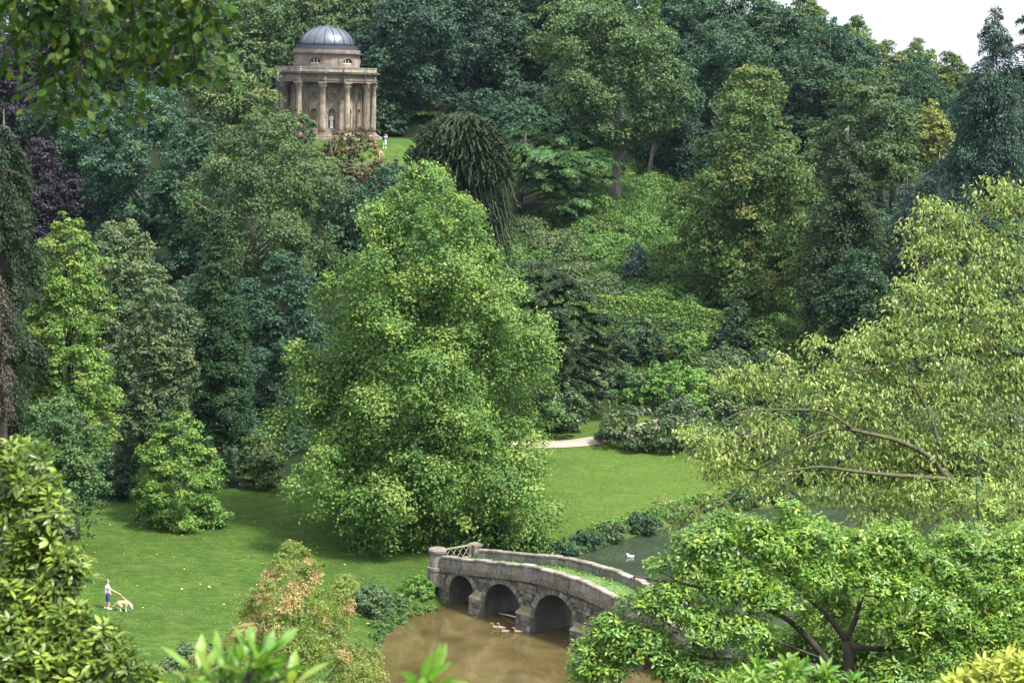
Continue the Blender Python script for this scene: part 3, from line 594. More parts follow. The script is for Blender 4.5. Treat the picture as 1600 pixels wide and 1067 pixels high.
for (px, top, bot, wd, d, lf, nm, lab) in [
    (1345, 380, 520, 130, 185, 'deep', 'laurel_bush', 'dark thicket at the foot of the ragged conifer'), (1470, 400, 560, 180, 180, 'deep', 'laurel_bush', 'dark green thicket below the bleached conifer, behind the pale drooping tree'),
    (1580, 330, 560, 160, 176, 'teal', 'laurel_bush', 'dark thicket under the tall drooping conifer'), (1310, 472, 560, 90, 186, 'gold', 'acer_shrub', 'yellow-green shrub behind the tip of the pale drooping tree'),
    (872, 580, 648, 110, 168, 'rhodo', 'rhododendron', 'low dark bush under the spreading cedar at the edge of the lawn'),
    (1000, 494, 572, 88, 186, 'yew', 'yew_bush', 'dome-shaped dark yew standing above the azaleas'), (1150, 466, 548, 80, 190, 'yew', 'yew_bush', 'pointed dark yew standing in the hedge line'),
    (952, 552, 648, 90, 180, 'grey', 'rhododendron', 'grey-green bush between the cedar and the bright azalea'), (905, 560, 625, 70, 182, 'rhodo', 'rhododendron', 'dark bush at the foot of the spreading cedar'),
    (1055, 562, 658, 145, 176, 'fresh', 'azalea_bush', 'bright layered azalea in the middle of the shrubbery'), (1140, 540, 610, 110, 184, 'grey', 'rhododendron', 'wide grey-green bush right of the dome-shaped yew'),
    (1130, 600, 680, 80, 174, 'rhodo', 'rhododendron', 'dark bush between azalea and drooping tree'), (1066, 612, 734, 130, 165, 'rhodo', 'rhododendron', 'large round olive-green rhododendron at the edge of the lawn'),
    (982, 632, 724, 104, 164.6, 'grey', 'azalea_bush', 'grey-green twiggy bush beside the gravel path'), (945, 672, 712, 46, 166.5, 'rhodo', 'rhododendron', 'small bush at the tip of the shrubbery by the path'),
    (1090, 515, 560, 100, 192, 'fresh', 'azalea_bush', 'pale green bush under the hedge'), (1195, 540, 575, 60, 186, 'deep', 'laurel_bush', 'low clipped dark bush below the hedge, right end'),
    (1020, 450, 482, 90, 203, 'fresh', 'azalea_bush', 'pale green bush on the slope above the upper hedge'), (940, 446, 478, 80, 206, 'oak', 'laurel_bush', 'green bush above the left end of the upper hedge'), (1100, 446, 480, 80, 204, 'oak', 'laurel_bush', 'green bush on the slope above the pointed yew'),
    (900, 530, 570, 80, 184, 'rhodo', 'rhododendron', 'green bush right of the dark spreading cedar, below the hedge'), (1062, 526, 562, 70, 186, 'lime', 'azalea_bush', 'yellowish green bush between the two yews'), (1100, 560, 640, 90, 180, 'oak', 'rhododendron', 'rounded green bush behind the right side of the bright azalea'),
    (1210, 575, 650, 110, 176, 'oak', 'rhododendron', 'wide green bush half hidden by the tips of the drooping tree'), (1190, 500, 550, 70, 190, 'lime', 'azalea_bush', 'light green bush under the short hedge stretch'), (1005, 580, 660, 80, 178, 'oak', 'rhododendron', 'green bush left of the bright azalea'), (1140, 655, 740, 100, 166, 'oak', 'rhododendron', 'green bush at the lawn edge right of the olive rhododendron'),
    (870, 370, 420, 90, 216, 'heath', 'heath_bush', 'brownish heath bush on the slope below the cedar'), (930, 345, 400, 100, 222, 'olive', 'heath_bush', 'olive heath bush on the slope right of the cedar'), (1010, 410, 455, 80, 212, 'olive', 'heath_bush', 'olive heath bush beside the small blue-grey bush'),
    (993, 376, 404, 36, 208, 'silver', 'hebe_bush', 'small blue-grey bush alone on the slope'), (1240, 690, 790, 110, 156, 'grey', 'rhododendron', 'grey twiggy bush by the water behind the drooping tree'),
    (1180, 640, 760, 120, 163, 'rhodo', 'rhododendron', 'dark bush behind the drooping tree at the water end of the shrubbery'),
    (1330, 560, 720, 200, 160, 'deep', 'laurel_bush', 'dark thicket seen through the middle of the drooping tree'), (1500, 560, 760, 240, 158, 'rhodo', 'laurel_bush', 'dark thicket seen through the right side of the drooping tree')]:
    shrub(nm, lab, 'shrub', px, top, bot, wd, d, 'dome' if 'pointed' not in lab else 'cone', lf, 'bushes of the shrubbery', leafk=1.0)

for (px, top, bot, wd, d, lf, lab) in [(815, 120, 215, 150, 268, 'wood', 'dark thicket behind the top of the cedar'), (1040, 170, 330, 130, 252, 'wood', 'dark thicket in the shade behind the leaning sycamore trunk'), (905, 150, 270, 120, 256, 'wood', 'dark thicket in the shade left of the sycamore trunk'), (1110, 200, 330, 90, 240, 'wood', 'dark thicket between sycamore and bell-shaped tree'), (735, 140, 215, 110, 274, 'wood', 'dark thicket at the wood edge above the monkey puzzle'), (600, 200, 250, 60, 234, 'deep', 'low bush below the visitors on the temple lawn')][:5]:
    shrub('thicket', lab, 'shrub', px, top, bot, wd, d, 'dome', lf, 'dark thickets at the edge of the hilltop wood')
# ------------------------------------------------------------------ left side
tree('oak_tree', 'mid green oak with a pale trunk left of the great pale tree', 'tree', 412, 158, 440, 250, 186, 'tall', 'oak', 'grey', None, trunk_px=375, r0=.5, limbs=18, cover=3.4, tip=.12)
tree('ash_tree', 'pale olive tree rising beside the left columns of the temple', 'tree', 365, 70, 240, 150, 236, 'round', 'olive', 'dark', None, tip=.25)
tree('dark_sycamore', 'dark green sycamore below the hanging beech spray', 'tree', 225, 120, 420, 190, 214, 'round', 'teal', 'grey', 'dark trees on the left slope', limbs=16, rbf=.22)
tree('dark_sycamore', 'dark green sycamore left of the oak, half behind it', 'tree', 310, 170, 430, 140, 204, 'tall', 'deep', 'grey', 'dark trees on the left slope', limbs=16)
tree('dark_sycamore', 'dark green sycamore at the left, above the copper beech', 'tree', 115, 100, 330, 170, 222, 'round', 'teal', 'dark', 'dark trees on the left slope')
tree('copper_beech', 'purple copper beech showing above the light green tree', 'tree', 62, 212, 420, 118, 190, 'round', 'copper', 'dark', None, cover=5)
tree('copper_beech', 'purple-black copper beech in the upper left corner behind the hanging spray', 'tree', 35, 30, 260, 150, 240, 'round', 'copper', 'dark', None, cover=5)
tree('dark_underwood', 'deep green tree filling the gap between cone conifer and great pale tree', 'tree', 445, 380, 690, 160, 166, 'dome', 'teal', 'grey', None, cover=4.5)
tree('dark_underwood', 'deep green tree behind the cone conifer', 'tree', 330, 400, 680, 150, 172, 'dome', 'teal', 'dark', None, cover=4)
tree('hawthorn', 'rust-tinged dark tree directly in front of the temple columns', 'tree', 545, 196, 330, 115, 232, 'dome', 'brown', 'dark', None, tip=.15, rbf=.3)
tree('hawthorn', 'green bushy tree hiding the foot of the left temple columns', 'tree', 462, 164, 330, 120, 228, 'dome', 'oak', 'dark', None, tip=.25)
tree('redwood', 'dark green cone-shaped conifer with red trunk showing', 'conifer', 342, 322, 690, 128, 148, 'redwood', 'redwood', 'red', None, rbf=.26, cover=5.5, lobe=.15, asp=.4, hang=.3, r0=.2, limbs=30)
tree('magnolia_tree', 'blue-green tree with pale shoot tips left of the cone conifer', 'tree', 244, 405, 720, 150, 137, 'tall', 'grey', 'dark', None, tip=.22, hang=.6, rbf=.2)
tree('magnolia_tree', 'tree with whitish shoot tips standing behind the light green one', 'tree', 190, 335, 600, 140, 146, 'round', 'grey', 'dark', None, tip=.3)
tree('maple_tree', 'light yellow-green tree at the left of the lawn', 'tree', 110, 322, 730, 165, 128, 'dome', 'fresh', 'dark', None, cover=4.6, tip=.3, rbf=.2)
tree('willow_like_tree', 'mid green drooping tree at the left edge of the lawn', 'tree', 95, 600, 800, 170, 122, 'dome', 'oak', 'dark', None, hang=1.2, cover=4.2)
conifer('old_cypress', 'dark brownish conifer with dead twigs at the left edge', 'conifer', 8, 170, 740, 130, 124, 'column', 'yew', 'dark', None, nbr=160, droop=.7, lift=.2, hang=.5, spray=.3, cover=3.8)
conifer('dead_conifer', 'dry brown twiggy branches in front of the old dark conifer at the left edge', 'conifer', 2, 430, 640, 60, 121, 'column', 'dead', 'dark', None, nbr=60, droop=.9, lift=.2, hang=.9, cover=1.5)
tree('japanese_maple', 'small fresh green layered maple leaning over the lawn', 'tree', 286, 638, 832, 172, 134, 'dome', 'fresh', 'moss', None, trunk_px=212, flat=.4, rbf=.22, hang=.3, r0=.25, tip=.15)
shrub('azalea_bush', 'olive bush between the small maple and the great pale tree', 'shrub', 405, 668, 765, 90, 146, 'dome', 'olive', tip=.2)
shrub('azalea_bush', 'dark low bush behind the small maple', 'shrub', 190, 700, 790, 100, 141, 'dome', 'deep')
tree('dark_underwood', 'dark tree in the shade between oak and great pale tree, below the rusty tree', 'tree', 540, 270, 520, 130, 204, 'dome', 'deep', 'dark', None, cover=4.5)
tree('dark_underwood', 'dark tree standing close behind the top of the great pale tree', 'tree', 600, 258, 440, 110, 212, 'dome', 'teal', 'dark', None, cover=4.5)
# the great tree in the middle
tree('tulip_tree', 'great bright green cone-shaped tree in the middle of the lawn', 'tree', 660, 246, 850, 446, 134, 'tulip', 'tulip', 'dark', None, rbf=.17, cover=5.2, tip=.26, flat=.8, upb=.4, nbk=1.8, limbs=30, hang=.3, r0=.4, lobe=.55, nlobe=36, wobk=.3, leafk=1.08)
shrub('yew_bush', 'dark flat-topped yew under the great tree beside the bridge end', 'shrub', 765, 792, 856, 108, 131.5, 'dome', 'yew')
shrub('laurel_bush', 'green leafy bush between the dark yew and the far parapet', 'shrub', 832, 822, 862, 44, 133, 'dome', 'deep')

# clipped hedges across the foot of the slope
def hedge(label, p0, p1, h, dpt, leaf):
    rng = rs(); a = np.array(p0, float); b = np.array(p1, float); n = int(np.linalg.norm(b - a) * h * 180)
    t = thing('clipped_hedge', label, 'hedge', (a[0], a[1], gz(*a)), 'clipped hedges at the foot of the slope')
    u = rng.random(n); q = a + (b - a) * u[:, None]; zz = tz(q[:, 0], q[:, 1])
    face = rng.random(n) < .6; vv = np.where(face, rng.random(n), 1.) * h; yy = np.where(face, -dpt / 2, rng.uniform(-dpt / 2, dpt / 2, n))
    P = np.column_stack([q[:, 0], q[:, 1] + yy, zz + vv]) + rng.normal(size=(n, 3)) * .09
    Nn = unit(np.where(face[:, None], np.array([0, -1, .3]), UP) + rng.normal(size=(n, 3)) * .5)
    V = leaves4(P, Nn, rng.uniform(.18, .4, n), .66, rng)
    obj('foliage', rhomb_mesh('foliage', V - np.array(t.location), rng.random(n), (rng.random(n) < .1) * 1.), LM[leaf], t)
    mb = MB()
    for k in np.linspace(.02, .98, 14):
        x, y = a + (b - a) * k; z = gz(x, y); mb.tube([np.array([x, y, z - .2]) - np.array(t.location), np.array([x, y, z + h * .8]) - np.array(t.location)], [.08, .04], 5)
    obj('stems', mb.mesh('stems', True), BK['dark'], t, 'stuff')
def gp(px, py, d): p = atY(px, py, d); return (p[0], p[1])
hedge('upper clipped hedge running across the foot of the slope', gp(912, 500, 197), gp(1245, 505, 196.5), 1.6, 1.4, 'fresh')
hedge('lower dark clipped hedge running behind the dome-shaped yew', gp(915, 520, 193.4), gp(1120, 520, 193.6), 1.3, 1.2, 'lime')
hedge('short hedge stretch right of the pointed yew', gp(1185, 525, 193), gp(1245, 530, 193), 1.2, 1.2, 'fresh')

# ground cover of the slope, one mass of bracken, brambles and low bushes
rng = rs(); nm = 760
MX = rng.uniform(-4, 37, nm); MY = rng.uniform(172, 252, nm); MR = rng.uniform(.4, 1.25, nm) ** 1.3 * 1.25 * np.where(MY > 200, 1.05, .9)
k = (sd_lake(MX, MY) > 1) & ~((MX > 6) & (MX < 32) & (MY > 190.5) & (MY < 199.5)); MX, MY, MR = MX[k], MY[k], MR[k]; nm = len(MX)
n = 120000; mi = rng.choice(nm, n, p=MR ** 2 / np.sum(MR ** 2)); v = unit(rng.normal(size=(n, 3)) + UP * .5 + np.array([0, -.3, 0])); v[:, 2] = np.abs(v[:, 2])
P = np.column_stack([MX[mi], MY[mi], tz(MX, MY)[mi] - .1]) + v * (MR[mi] * rng.uniform(.7, 1.1, n))[:, None] * np.array([1, 1, .85])
Nn = unit(v * .8 + UP * .3 + rng.normal(size=(n, 3)) * .5); Vl = leaves4(P, Nn, rng.uniform(.2, .42, n), .6, rng)
zone = (vnoise(MX, MY, 6, 9) + rng.normal(0, .3, nm))[mi]; YY = MY[mi]; XX = MX[mi]; rnd = np.clip(.5 * rng.random(n) + .5 * rng.random(nm)[mi], 0, 1)
br_ = (XX > 14 + (YY - 200) * -.35) | (zone > .35)
for lf, msk in (('heath', (YY > 205) & ~br_ & (zone <= .05)), ('olive', (YY > 205) & ~br_ & (zone > .05)), ('bright', (YY > 196) & br_), ('lime', (YY <= 205) & ~br_ & (zone > -.1)), ('rhodo', (YY <= 205) & ~br_ & (zone <= -.1)), ('bright', (YY <= 196) & br_)):
    if msk.sum(): obj('undergrowth', rhomb_mesh('undergrowth', Vl[msk], rnd[msk], (rng.random(msk.sum()) < .12) * rng.random(msk.sum())), LM[lf], kind='stuff')
n = 50000; X = rng.uniform(-3, 36, n); Y = rng.uniform(173, 252, n); k = (sd_lake(X, Y) > 1) & ((X > 13 + (Y - 200) * -.35) | (rng.random(n) < .25) | ((Y > 190.5) & (Y < 199.5))); X, Y = X[k], Y[k]; n = len(X)
obj('slope_grass', rhomb_mesh('slope_grass', leaves4(np.column_stack([X, Y, tz(X, Y) + .2]), unit(rng.normal(size=(n, 3)) + UP * .4), rng.uniform(.3, .6, n), .3, rng, UP + rng.normal(size=(n, 3)) * .5), rng.random(n), np.zeros(n)), LM['bright'], kind='stuff')
# understorey of the wood: dark laurel, ivy and fern, one mass
rng = rs(); nm = 1500
MX = rng.uniform(-80, 75, nm); MY = rng.uniform(140, 310, nm)
k = (lawn_mask(MX, MY) < .5) & (lawn_mask(MX, MY - 3) < .5) & (sd_lake(MX, MY) > 3) & ~((MX > -4) & (MX < 37) & (MY > 168) & (MY < 250)) & (np.hypot(MX + 22, MY - 257) > 17)
MX, MY = MX[k], MY[k]; nm = len(MX); MR = rng.uniform(.8, 2.4, nm)
n = 130000; mi = rng.choice(nm, n, p=MR ** 2 / np.sum(MR ** 2)); v = unit(rng.normal(size=(n, 3)) + UP * .5 + np.array([0, -.3, 0])); v[:, 2] = np.abs(v[:, 2])
P = np.column_stack([MX[mi], MY[mi], tz(MX, MY)[mi] - .1]) + v * (MR[mi] * rng.uniform(.7, 1.1, n))[:, None]
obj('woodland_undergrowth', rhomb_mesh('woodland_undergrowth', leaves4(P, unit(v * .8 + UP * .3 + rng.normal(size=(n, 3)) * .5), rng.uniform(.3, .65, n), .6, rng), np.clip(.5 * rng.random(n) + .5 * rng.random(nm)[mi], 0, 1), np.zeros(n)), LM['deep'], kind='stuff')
# ------------------------------------------------------------------ monkey puzzle
LM['monkey'] = leaf_mat('monkey_puzzle_leaves', (.014, .030, .012), (.034, .06, .02), (.09, .125, .04), trans=.08)
def monkey_puzzle():
    rng = rs(); d = 183; X, zt, zb, R = box3(722, 174, 330, 158, d); g = gz(X, d); H = zt - g
    t = thing('monkey_puzzle', 'dark monkey puzzle tree with a dome of curved rope-like branches behind the great tree', 'tree', (X, d, g))
    mb = MB(); Ps = []; Ds = []; Ns = []; ru = []
    def rope(pts, r, rad):
        A = np.array(pts); tt = np.linspace(0, len(A) - 1, 15); A = np.stack([np.interp(tt, range(len(A)), A[:, k]) for k in range(3)], 1)
        for _ in range(3): A[1:-1] = (A[:-2] + 2 * A[1:-1] + A[2:]) / 4
        mb.tube(list(A), [rad * .6] * 4 + [rad] * 8 + [rad * .8, rad * .6, .02], 5, cap=False)
        m = 70; q = rng.uniform(3, 14, m); k = np.clip(q.astype(int), 0, 13); P = A[k] + (A[k + 1] - A[k]) * (q - k)[:, None]; T = unit(A[k + 1] - A[k])
        side = unit(np.cross(T, rng.normal(size=(m, 3))))
        Ps.append(P + side * rad * .9); Ds.append(T + side * .5); Ns.append(unit(side + T * -.3)); ru.append(np.full(m, r))
    n = 520
    for i in range(n):                              # the dome: every rope arches over the outside, hangs and turns up at its tip
        s_ = (i + .5) / n; th = i * 2.39996; cphi = 1 - 1.12 * s_; sphi = math.sqrt(max(0, 1 - cphi * cphi))
        Rr = R * .93 * rng.uniform(.82, 1.06); o = np.array([math.cos(th), math.sin(th), 0]); hz = H - R * 1.12 + R * 1.05 * cphi
        hull = o * Rr * sphi + np.array([0, 0, hz]); dn = R * (.07 + .17 * s_) * rng.uniform(.4, 1.6)
        tw = th + rng.normal(0, 1.1); o = np.array([math.cos(tw), math.sin(tw), 0]) * .8 + o * .4; o = o / np.linalg.norm(o)
        rope([np.array([0, 0, hz + .5 * sphi * R * .3]), hull * np.array([.5, .5, 1]) + (0, 0, .28 * R * sphi), hull + (0, 0, .06 * R), hull + o * .06 * R - (0, 0, dn * .7), hull + o * .14 * R - (0, 0, dn), hull + o * .26 * R - (0, 0, dn * .2)], rng.random() * .5, .075)
    for i in range(150):                            # long lower ropes trailing down the right-hand side
        s_ = rng.random(); x0 = R * (.1 + .62 * s_ + rng.normal(0, .14)); y0 = rng.uniform(-.55, .3) * R; z0 = H - R * 1.05 - R * 1.75 * rng.random() * (.35 + .65 * s_); ln = R * rng.uniform(.45, .95)
        p = np.array([x0, y0, z0]); o = unit(np.array([.7, y0 / R, 0.])) * R
        rope([np.array([.2, 0, z0 + .5 * R]), p * np.array([.6, .6, 1]) + (0, 0, .38 * R), p, p + o * .10 - (0, 0, ln * .6), p + o * .16 - (0, 0, ln), p + o * .26 - (0, 0, ln * 1.05)], rng.random() * .5, .08)
    P, D, Nn, r = map(np.concatenate, (Ps, Ds, Ns, ru)); n = len(P)
    V = leaves4(P, Nn, rng.uniform(.2, .38, n), .42, rng, D)
    obj('crown', rhomb_mesh('crown', V, np.clip(r + .5 * rng.random(n), 0, 1), (rng.random(n) < .2) * rng.random(n)), LM['monkey'], t)
    obj('boughs', mb.mesh('boughs', True), plain_mat('monkey_puzzle_bark', (.02, .032, .013), .8, .3, 6), t); mb = MB()
    mb.tube([(0, 0, -.3), (.1, 0, H * .5), (0, 0, H * .97)], [.42, .33, .12], 9)
    obj('trunk', mb.mesh('trunk', True), BK['dark'], t)
monkey_puzzle()

# ------------------------------------------------------------------ temple
TS = stone_mat('temple_stone', (.105, .084, .064), (.21, .17, .13), (.34, .28, .22), stain=(.045, .04, .04), scale=.9, streak=.75)
TS2 = stone_mat('temple_upper_stone', (.10, .088, .075), (.19, .165, .135), (.30, .265, .215), stain=(.045, .042, .04), scale=1.1, streak=.65)
LEAD = plain_mat('dome_lead', (.105, .115, .145), .45, .2, 1.3, .55); LEADR = plain_mat('dome_seam_lead', (.05, .055, .07), .5, .15, 2, .4)
GLASS = plain_mat('window_glass', (.015, .02, .03), .1, .1, 2); PAINT = plain_mat('white_paint', (.62, .62, .6), .6, .08, 3)
def temple():
    cz = gz(*TEMPLE) - .02
    t = thing('temple', 'domed round stone temple with a ring of columns on the wooded hillside', 'temple', (TEMPLE[0], TEMPLE[1], cz))
    K = 240; TH0 = -PI / 2                     # local angle 0 looks towards the photographer
    def ring(name, prof, dr=lambda a: 0, mat=TS, k=K):
        vs = []; n = len(prof)
        for j in range(k):
            a = 2 * PI * j / k; e = dr(a)
            for r, z in prof: vs.append(((r + (e if r > 5 else 0)) * math.cos(a + TH0), (r + (e if r > 5 else 0)) * math.sin(a + TH0), z))
        fs = [(j * n + i, ((j + 1) % k) * n + i, ((j + 1) % k) * n + (i + 1) % n, j * n + (i + 1) % n) for j in range(k) for i in range(n)]
        mb = MB(); mb.add(vs, fs); return mb.build(name, mat, t)
    def ressaut(a):
        q = (math.degrees(a) + 15) % 30 - 15
        return .2 if abs(q) < 4.6 else -.10 - .16 * math.cos(math.radians(q) * 6 + PI) * 0 - .14 * (1 - ((abs(q) - 15) / 11) ** 2 if abs(q) > 4.6 else 0)
    for k, (r, z) in enumerate(((7.6, .14), (7.25, .28), (6.95, .44))):
        ring('step', [(3.9, z - .14), (r, z - .14), (r, z), (3.9, z)])
    ring('floor_slab', [(3.9, .44), (6.8, .44), (6.8, .52), (3.9, .52)])
    ring('architrave', [(5.7, 7.18), (6.30, 7.18), (6.30, 7.42), (6.36, 7.42), (6.36, 7.66), (5.7, 7.66)], ressaut)
    ring('frieze', [(5.7, 7.66), (6.28, 7.66), (6.28, 8.16), (5.7, 8.16)], ressaut)
    ring('cornice', [(5.6, 8.16), (6.40, 8.16), (6.45, 8.26), (6.72, 8.30), (6.76, 8.44), (6.82, 8.5), (5.6, 8.5)], ressaut, TS2)
    ring('blocking_course', [(5.6, 8.5), (6.36, 8.5), (6.36, 8.98), (6.42, 8.98), (6.42, 9.08), (5.6, 9.08)], lambda a: ressaut(a) * .5, TS2)
    ring('portico_ceiling', [(4.3, 7.5), (5.75, 7.5), (5.75, 7.6), (4.3, 7.6)])
    ring('aisle_roof', [(4.2, 9.15), (5.7, 8.9), (5.7, 8.8), (4.2, 8.8)], mat=LEAD)
    ring('drum_cornice', [(4.0, 10.62), (4.3, 10.62), (4.36, 10.74), (4.62, 10.78), (4.66, 10.92), (4.0, 10.92)], mat=TS2)
    ring('attic', [(3.8, 10.92), (4.32, 10.92), (4.32, 11.32), (3.8, 11.32)], mat=TS2)
    ring('lead_apron', [(3.2, 11.32), (4.06, 11.32), (4.02, 11.86), (3.2, 11.86)], mat=LEADR)
    # cella and drum: cylinders with recessed niches, roundels and lunettes
    def shell(name, R, z0, z1, nz, depth, mat):
        k = 480; vs = []
        for i in range(nz + 1):
            z = z0 + (z1 - z0) * i / nz
            for j in range(k):
                a = 2 * PI * j / k; r = R - depth(math.degrees(a), z); vs.append((r * math.cos(a + TH0), r * math.sin(a + TH0), z))
        fs = [(i * k + j, i * k + (j + 1) % k, (i + 1) * k + (j + 1) % k, (i + 1) * k + j) for i in range(nz) for j in range(k)]
        mb = MB(); mb.add(vs, fs); return mb.build(name, mat, t)
    CR = 4.45
    def niche(a, z):
        q = (a % 30) - 15; x = math.radians(q) * CR
        if abs(x) < .46 and 1.35 < z and (z < 3.35 or x * x + (z - 3.35) ** 2 < .46 ** 2): return .5 * math.sqrt(max(0, 1 - (x / .5) ** 2)) + .12
        if x * x + (z - 5.35) ** 2 < .47 ** 2: return .16
        return 0
    shell('cella_wall', CR, .5, 7.5, 110, niche, TS)
    DR = 4.25; WIN = (-75, -15, 45, 105, 165, 225)
    def lun(a, z):
        for wa in WIN:
            q = (a - wa + 180) % 360 - 180; x = math.radians(q) * DR
            if z > 9.55 and x * x + (z - 9.55) ** 2 < .72 ** 2: return .3
        return 0
    shell('drum', DR, 8.9, 10.64, 44, lun, TS)
    def on(a, R, x=0., z=0.):                   # point on a cylinder at angle a (degrees), x metres along it
        q = math.radians(a) + x / R + TH0; return np.array([R * math.cos(q), R * math.sin(q), z])
    for wa in WIN[:4]:
        mb = MB(); pts = [on(wa, DR - .27, .73 * math.cos(b), 9.55 + .73 * math.sin(b)) for b in np.linspace(0, PI, 16)]
        c0 = on(wa, DR - .27, 0, 9.55); mb.add([c0] + pts, [(0, i + 1, i + 2) for i in range(15)]); pane = mb.build('window', GLASS, t)
        mb = MB()
        for x in (-.24, .24): mb.tube([on(wa, DR - .2, x, 9.55), on(wa, DR - .2, x, 9.55 + math.sqrt(.7 ** 2 - x * x))], .05, 5)
        mb.tube([on(wa, DR - .16, x, 9.57) for x in np.linspace(-.72, .72, 6)], .06, 5); mb.build('frame', PAINT, pane)
        mb = MB(); mb.tube([on(wa, DR + .02, .8 * math.cos(b), 9.53 + .8 * math.sin(b)) for b in np.linspace(0, PI, 16)], .07, 5); mb.build('window_surround', TS, pane)
    for k in range(12):
        a = 15 + 30 * k
        if not (-110 < ((a + 180) % 360 - 180) < 110): continue
        mb = MB(); mb.tube([on(a, CR + .02, .56 * math.cos(b), 5.35 + .56 * math.sin(b)) for b in np.linspace(0, 2 * PI, 25)], .08, 6, cap=False); mb.build('roundel_rim', TS, t)
        mb = MB(); mb.tube([on(a, CR + .02, .54 * math.cos(b), 3.35 + .54 * math.sin(b)) for b in np.linspace(0, PI, 16)], .07, 6); mb.build('niche_arch', TS, t)
    pil = None; shaft = base = cap = None
    for k in range(12):
        a = 30 * k + 1
        if pil is None:
            mb = MB(); mb.box((-.42, -.10, .5), (.42, .16, 6.65)); mb.box((-.5, -.1, 6.65), (.5, .24, 7.15)); mb.box((-.5, -.1, .5), (.5, .22, .8)); pil = mb.mesh('pilaster')
        o = obj('pilaster', pil, TS, t); p = on(a, CR, 0, 0); o.location = p; o.rotation_euler = (0, 0, math.radians(a) + TH0 - PI / 2)
        if shaft is None:
            shaft = MB().lathe([(.40, .80), (.41, 1.6), (.405, 3), (.38, 5), (.345, 6.45), (.37, 6.47), (.37, 6.53)], 20).mesh('shaft', True)
            base = MB().lathe([(.56, .52), (.56, .62), (.54, .66), (.46, .70), (.50, .74), (.48, .79), (.41, .81)], 20).mesh('base', True)
            mb = MB().lathe([(.36, 6.53), (.40, 6.6), (.43, 6.75), (.41, 6.78), (.44, 6.85), (.48, 7.0), (.53, 7.05)], 16)
            for q in range(16):                  # acanthus leaves curling off the bell
                th = 2 * PI * q / 16; zz = 6.56 if q % 2 else 6.74
                c, s = math.cos(th), math.sin(th)
                mb.tube([(c * .38, s * .38, zz), (c * .45, s * .45, zz + .12), (c * .54, s * .54, zz + .16), (c * .55, s * .55, zz + .11)], [.07, .06, .045, .02], 5)
            for q in range(4):
                th = PI / 4 + PI / 2 * q; mb.tube([(math.cos(th) * .42, math.sin(th) * .42, 6.9), (math.cos(th) * .64, math.sin(th) * .64, 7.06)], [.06, .08], 6)
            mb.box((-.52, -.52, 7.06), (.52, .52, 7.175)); cap = mb.mesh('capital')
        col = bpy.data.objects.new('column', shaft); COL.objects.link(col); col.parent = t; col.location = on(a, 6.08, 0, 0)
        col.rotation_euler = (0, 0, math.radians(a) + TH0)
        if not shaft.materials: shaft.materials.append(TS)
        obj('base', base, TS, col); obj('capital', cap, TS2, col)
    # dome
    dm = [(3.45 * math.cos(b), 11.86 + 2.45 * math.sin(b)) for b in np.linspace(0, PI / 2 * .97, 14)]
    ring_v = MB().lathe(dm, 64); dome = ring_v.build('dome', LEAD, t, True)
    rib = MB(); rib.tube([((3.45 + .03) * math.cos(b), 0, 11.86 + 2.48 * math.sin(b)) for b in np.linspace(0, PI / 2 * .95, 12)], .06, 5); rm = rib.mesh('rib', True)
    for k in range(16):
        o = obj('rib', rm, LEADR, dome); o.rotation_euler = (0, 0, 2 * PI * k / 16 + PI / 2)
    MB().lathe([(.5, 14.2), (.52, 14.34), (.4, 14.42), (.1, 14.47)], 24).build('cap', LEADR, dome, True)
    return t, cz
TEMPLE_O, TEMPLE_CZ = temple()

# ------------------------------------------------------------------ bodies grown from joints (one continuous surface)
def capsule(bm, a, ra, b, rb):
    a = Vector(a); b = Vector(b)
    for p, r in ((a, ra), (b, rb)):
        bmesh.ops.create_icosphere(bm, subdivisions=2, radius=r, matrix=Matrix.Translation(p))
    d = b - a
    if d.length > 1e-4:
        M = Matrix.Translation((a + b) / 2) @ d.to_track_quat('Z', 'Y').to_matrix().to_4x4()
        bmesh.ops.create_cone(bm, cap_ends=True, segments=14, radius1=ra, radius2=rb, depth=d.length, matrix=M)
def blob(name, caps, voxel, mat, parent=None, smooth=4):
    bm = bmesh.new()
    for c in caps: capsule(bm, *c)
    me = bpy.data.meshes.new(name); bm.to_mesh(me); bm.free()
    o = bpy.data.objects.new(name, me); COL.objects.link(o)
    m = o.modifiers.new('r', 'REMESH'); m.mode = 'VOXEL'; m.voxel_size = voxel; m.use_smooth_shade = True
    s = o.modifiers.new('s', 'SMOOTH'); s.iterations = smooth; s.factor = .4
    dg = bpy.context.evaluated_depsgraph_get(); out = bpy.data.meshes.new_from_object(o.evaluated_get(dg)); out.name = name
    o.modifiers.clear(); o.data = out; out.materials.clear(); out.materials.append(mat); bpy.data.meshes.remove(me)
    if parent: o.parent = parent
    return o
SKIN = plain_mat('skin', (.50, .30, .22), .55, .08, 12); HAIR = plain_mat('dark_hair', (.05, .035, .028), .6, .2, 30); HAIRG = plain_mat('greying_hair', (.13, .105, .09), .6, .2, 30)
WHITE = plain_mat('white_cotton', (.78, .79, .82), .85, .04, 10); NAVY = plain_mat('navy_cotton', (.025, .05, .14), .85, .12, 10); SHOE = plain_mat('white_shoe', (.75, .74, .72), .6, .05, 10)
PINK = plain_mat('pink_cotton', (.70, .36, .42), .85, .08, 10); RED = plain_mat('red_cotton', (.32, .07, .06), .85, .1, 10); BLUEG = plain_mat('pale_blue_cotton', (.30, .38, .52), .85, .1, 10)
DARK = plain_mat('dark_cloth', (.025, .03, .045), .85, .15, 10); PALE = plain_mat('pale_grey_cloth', (.45, .46, .5), .85, .06, 10); EYEM = plain_mat('eye', (.03, .02, .02), .3, .1, 10)
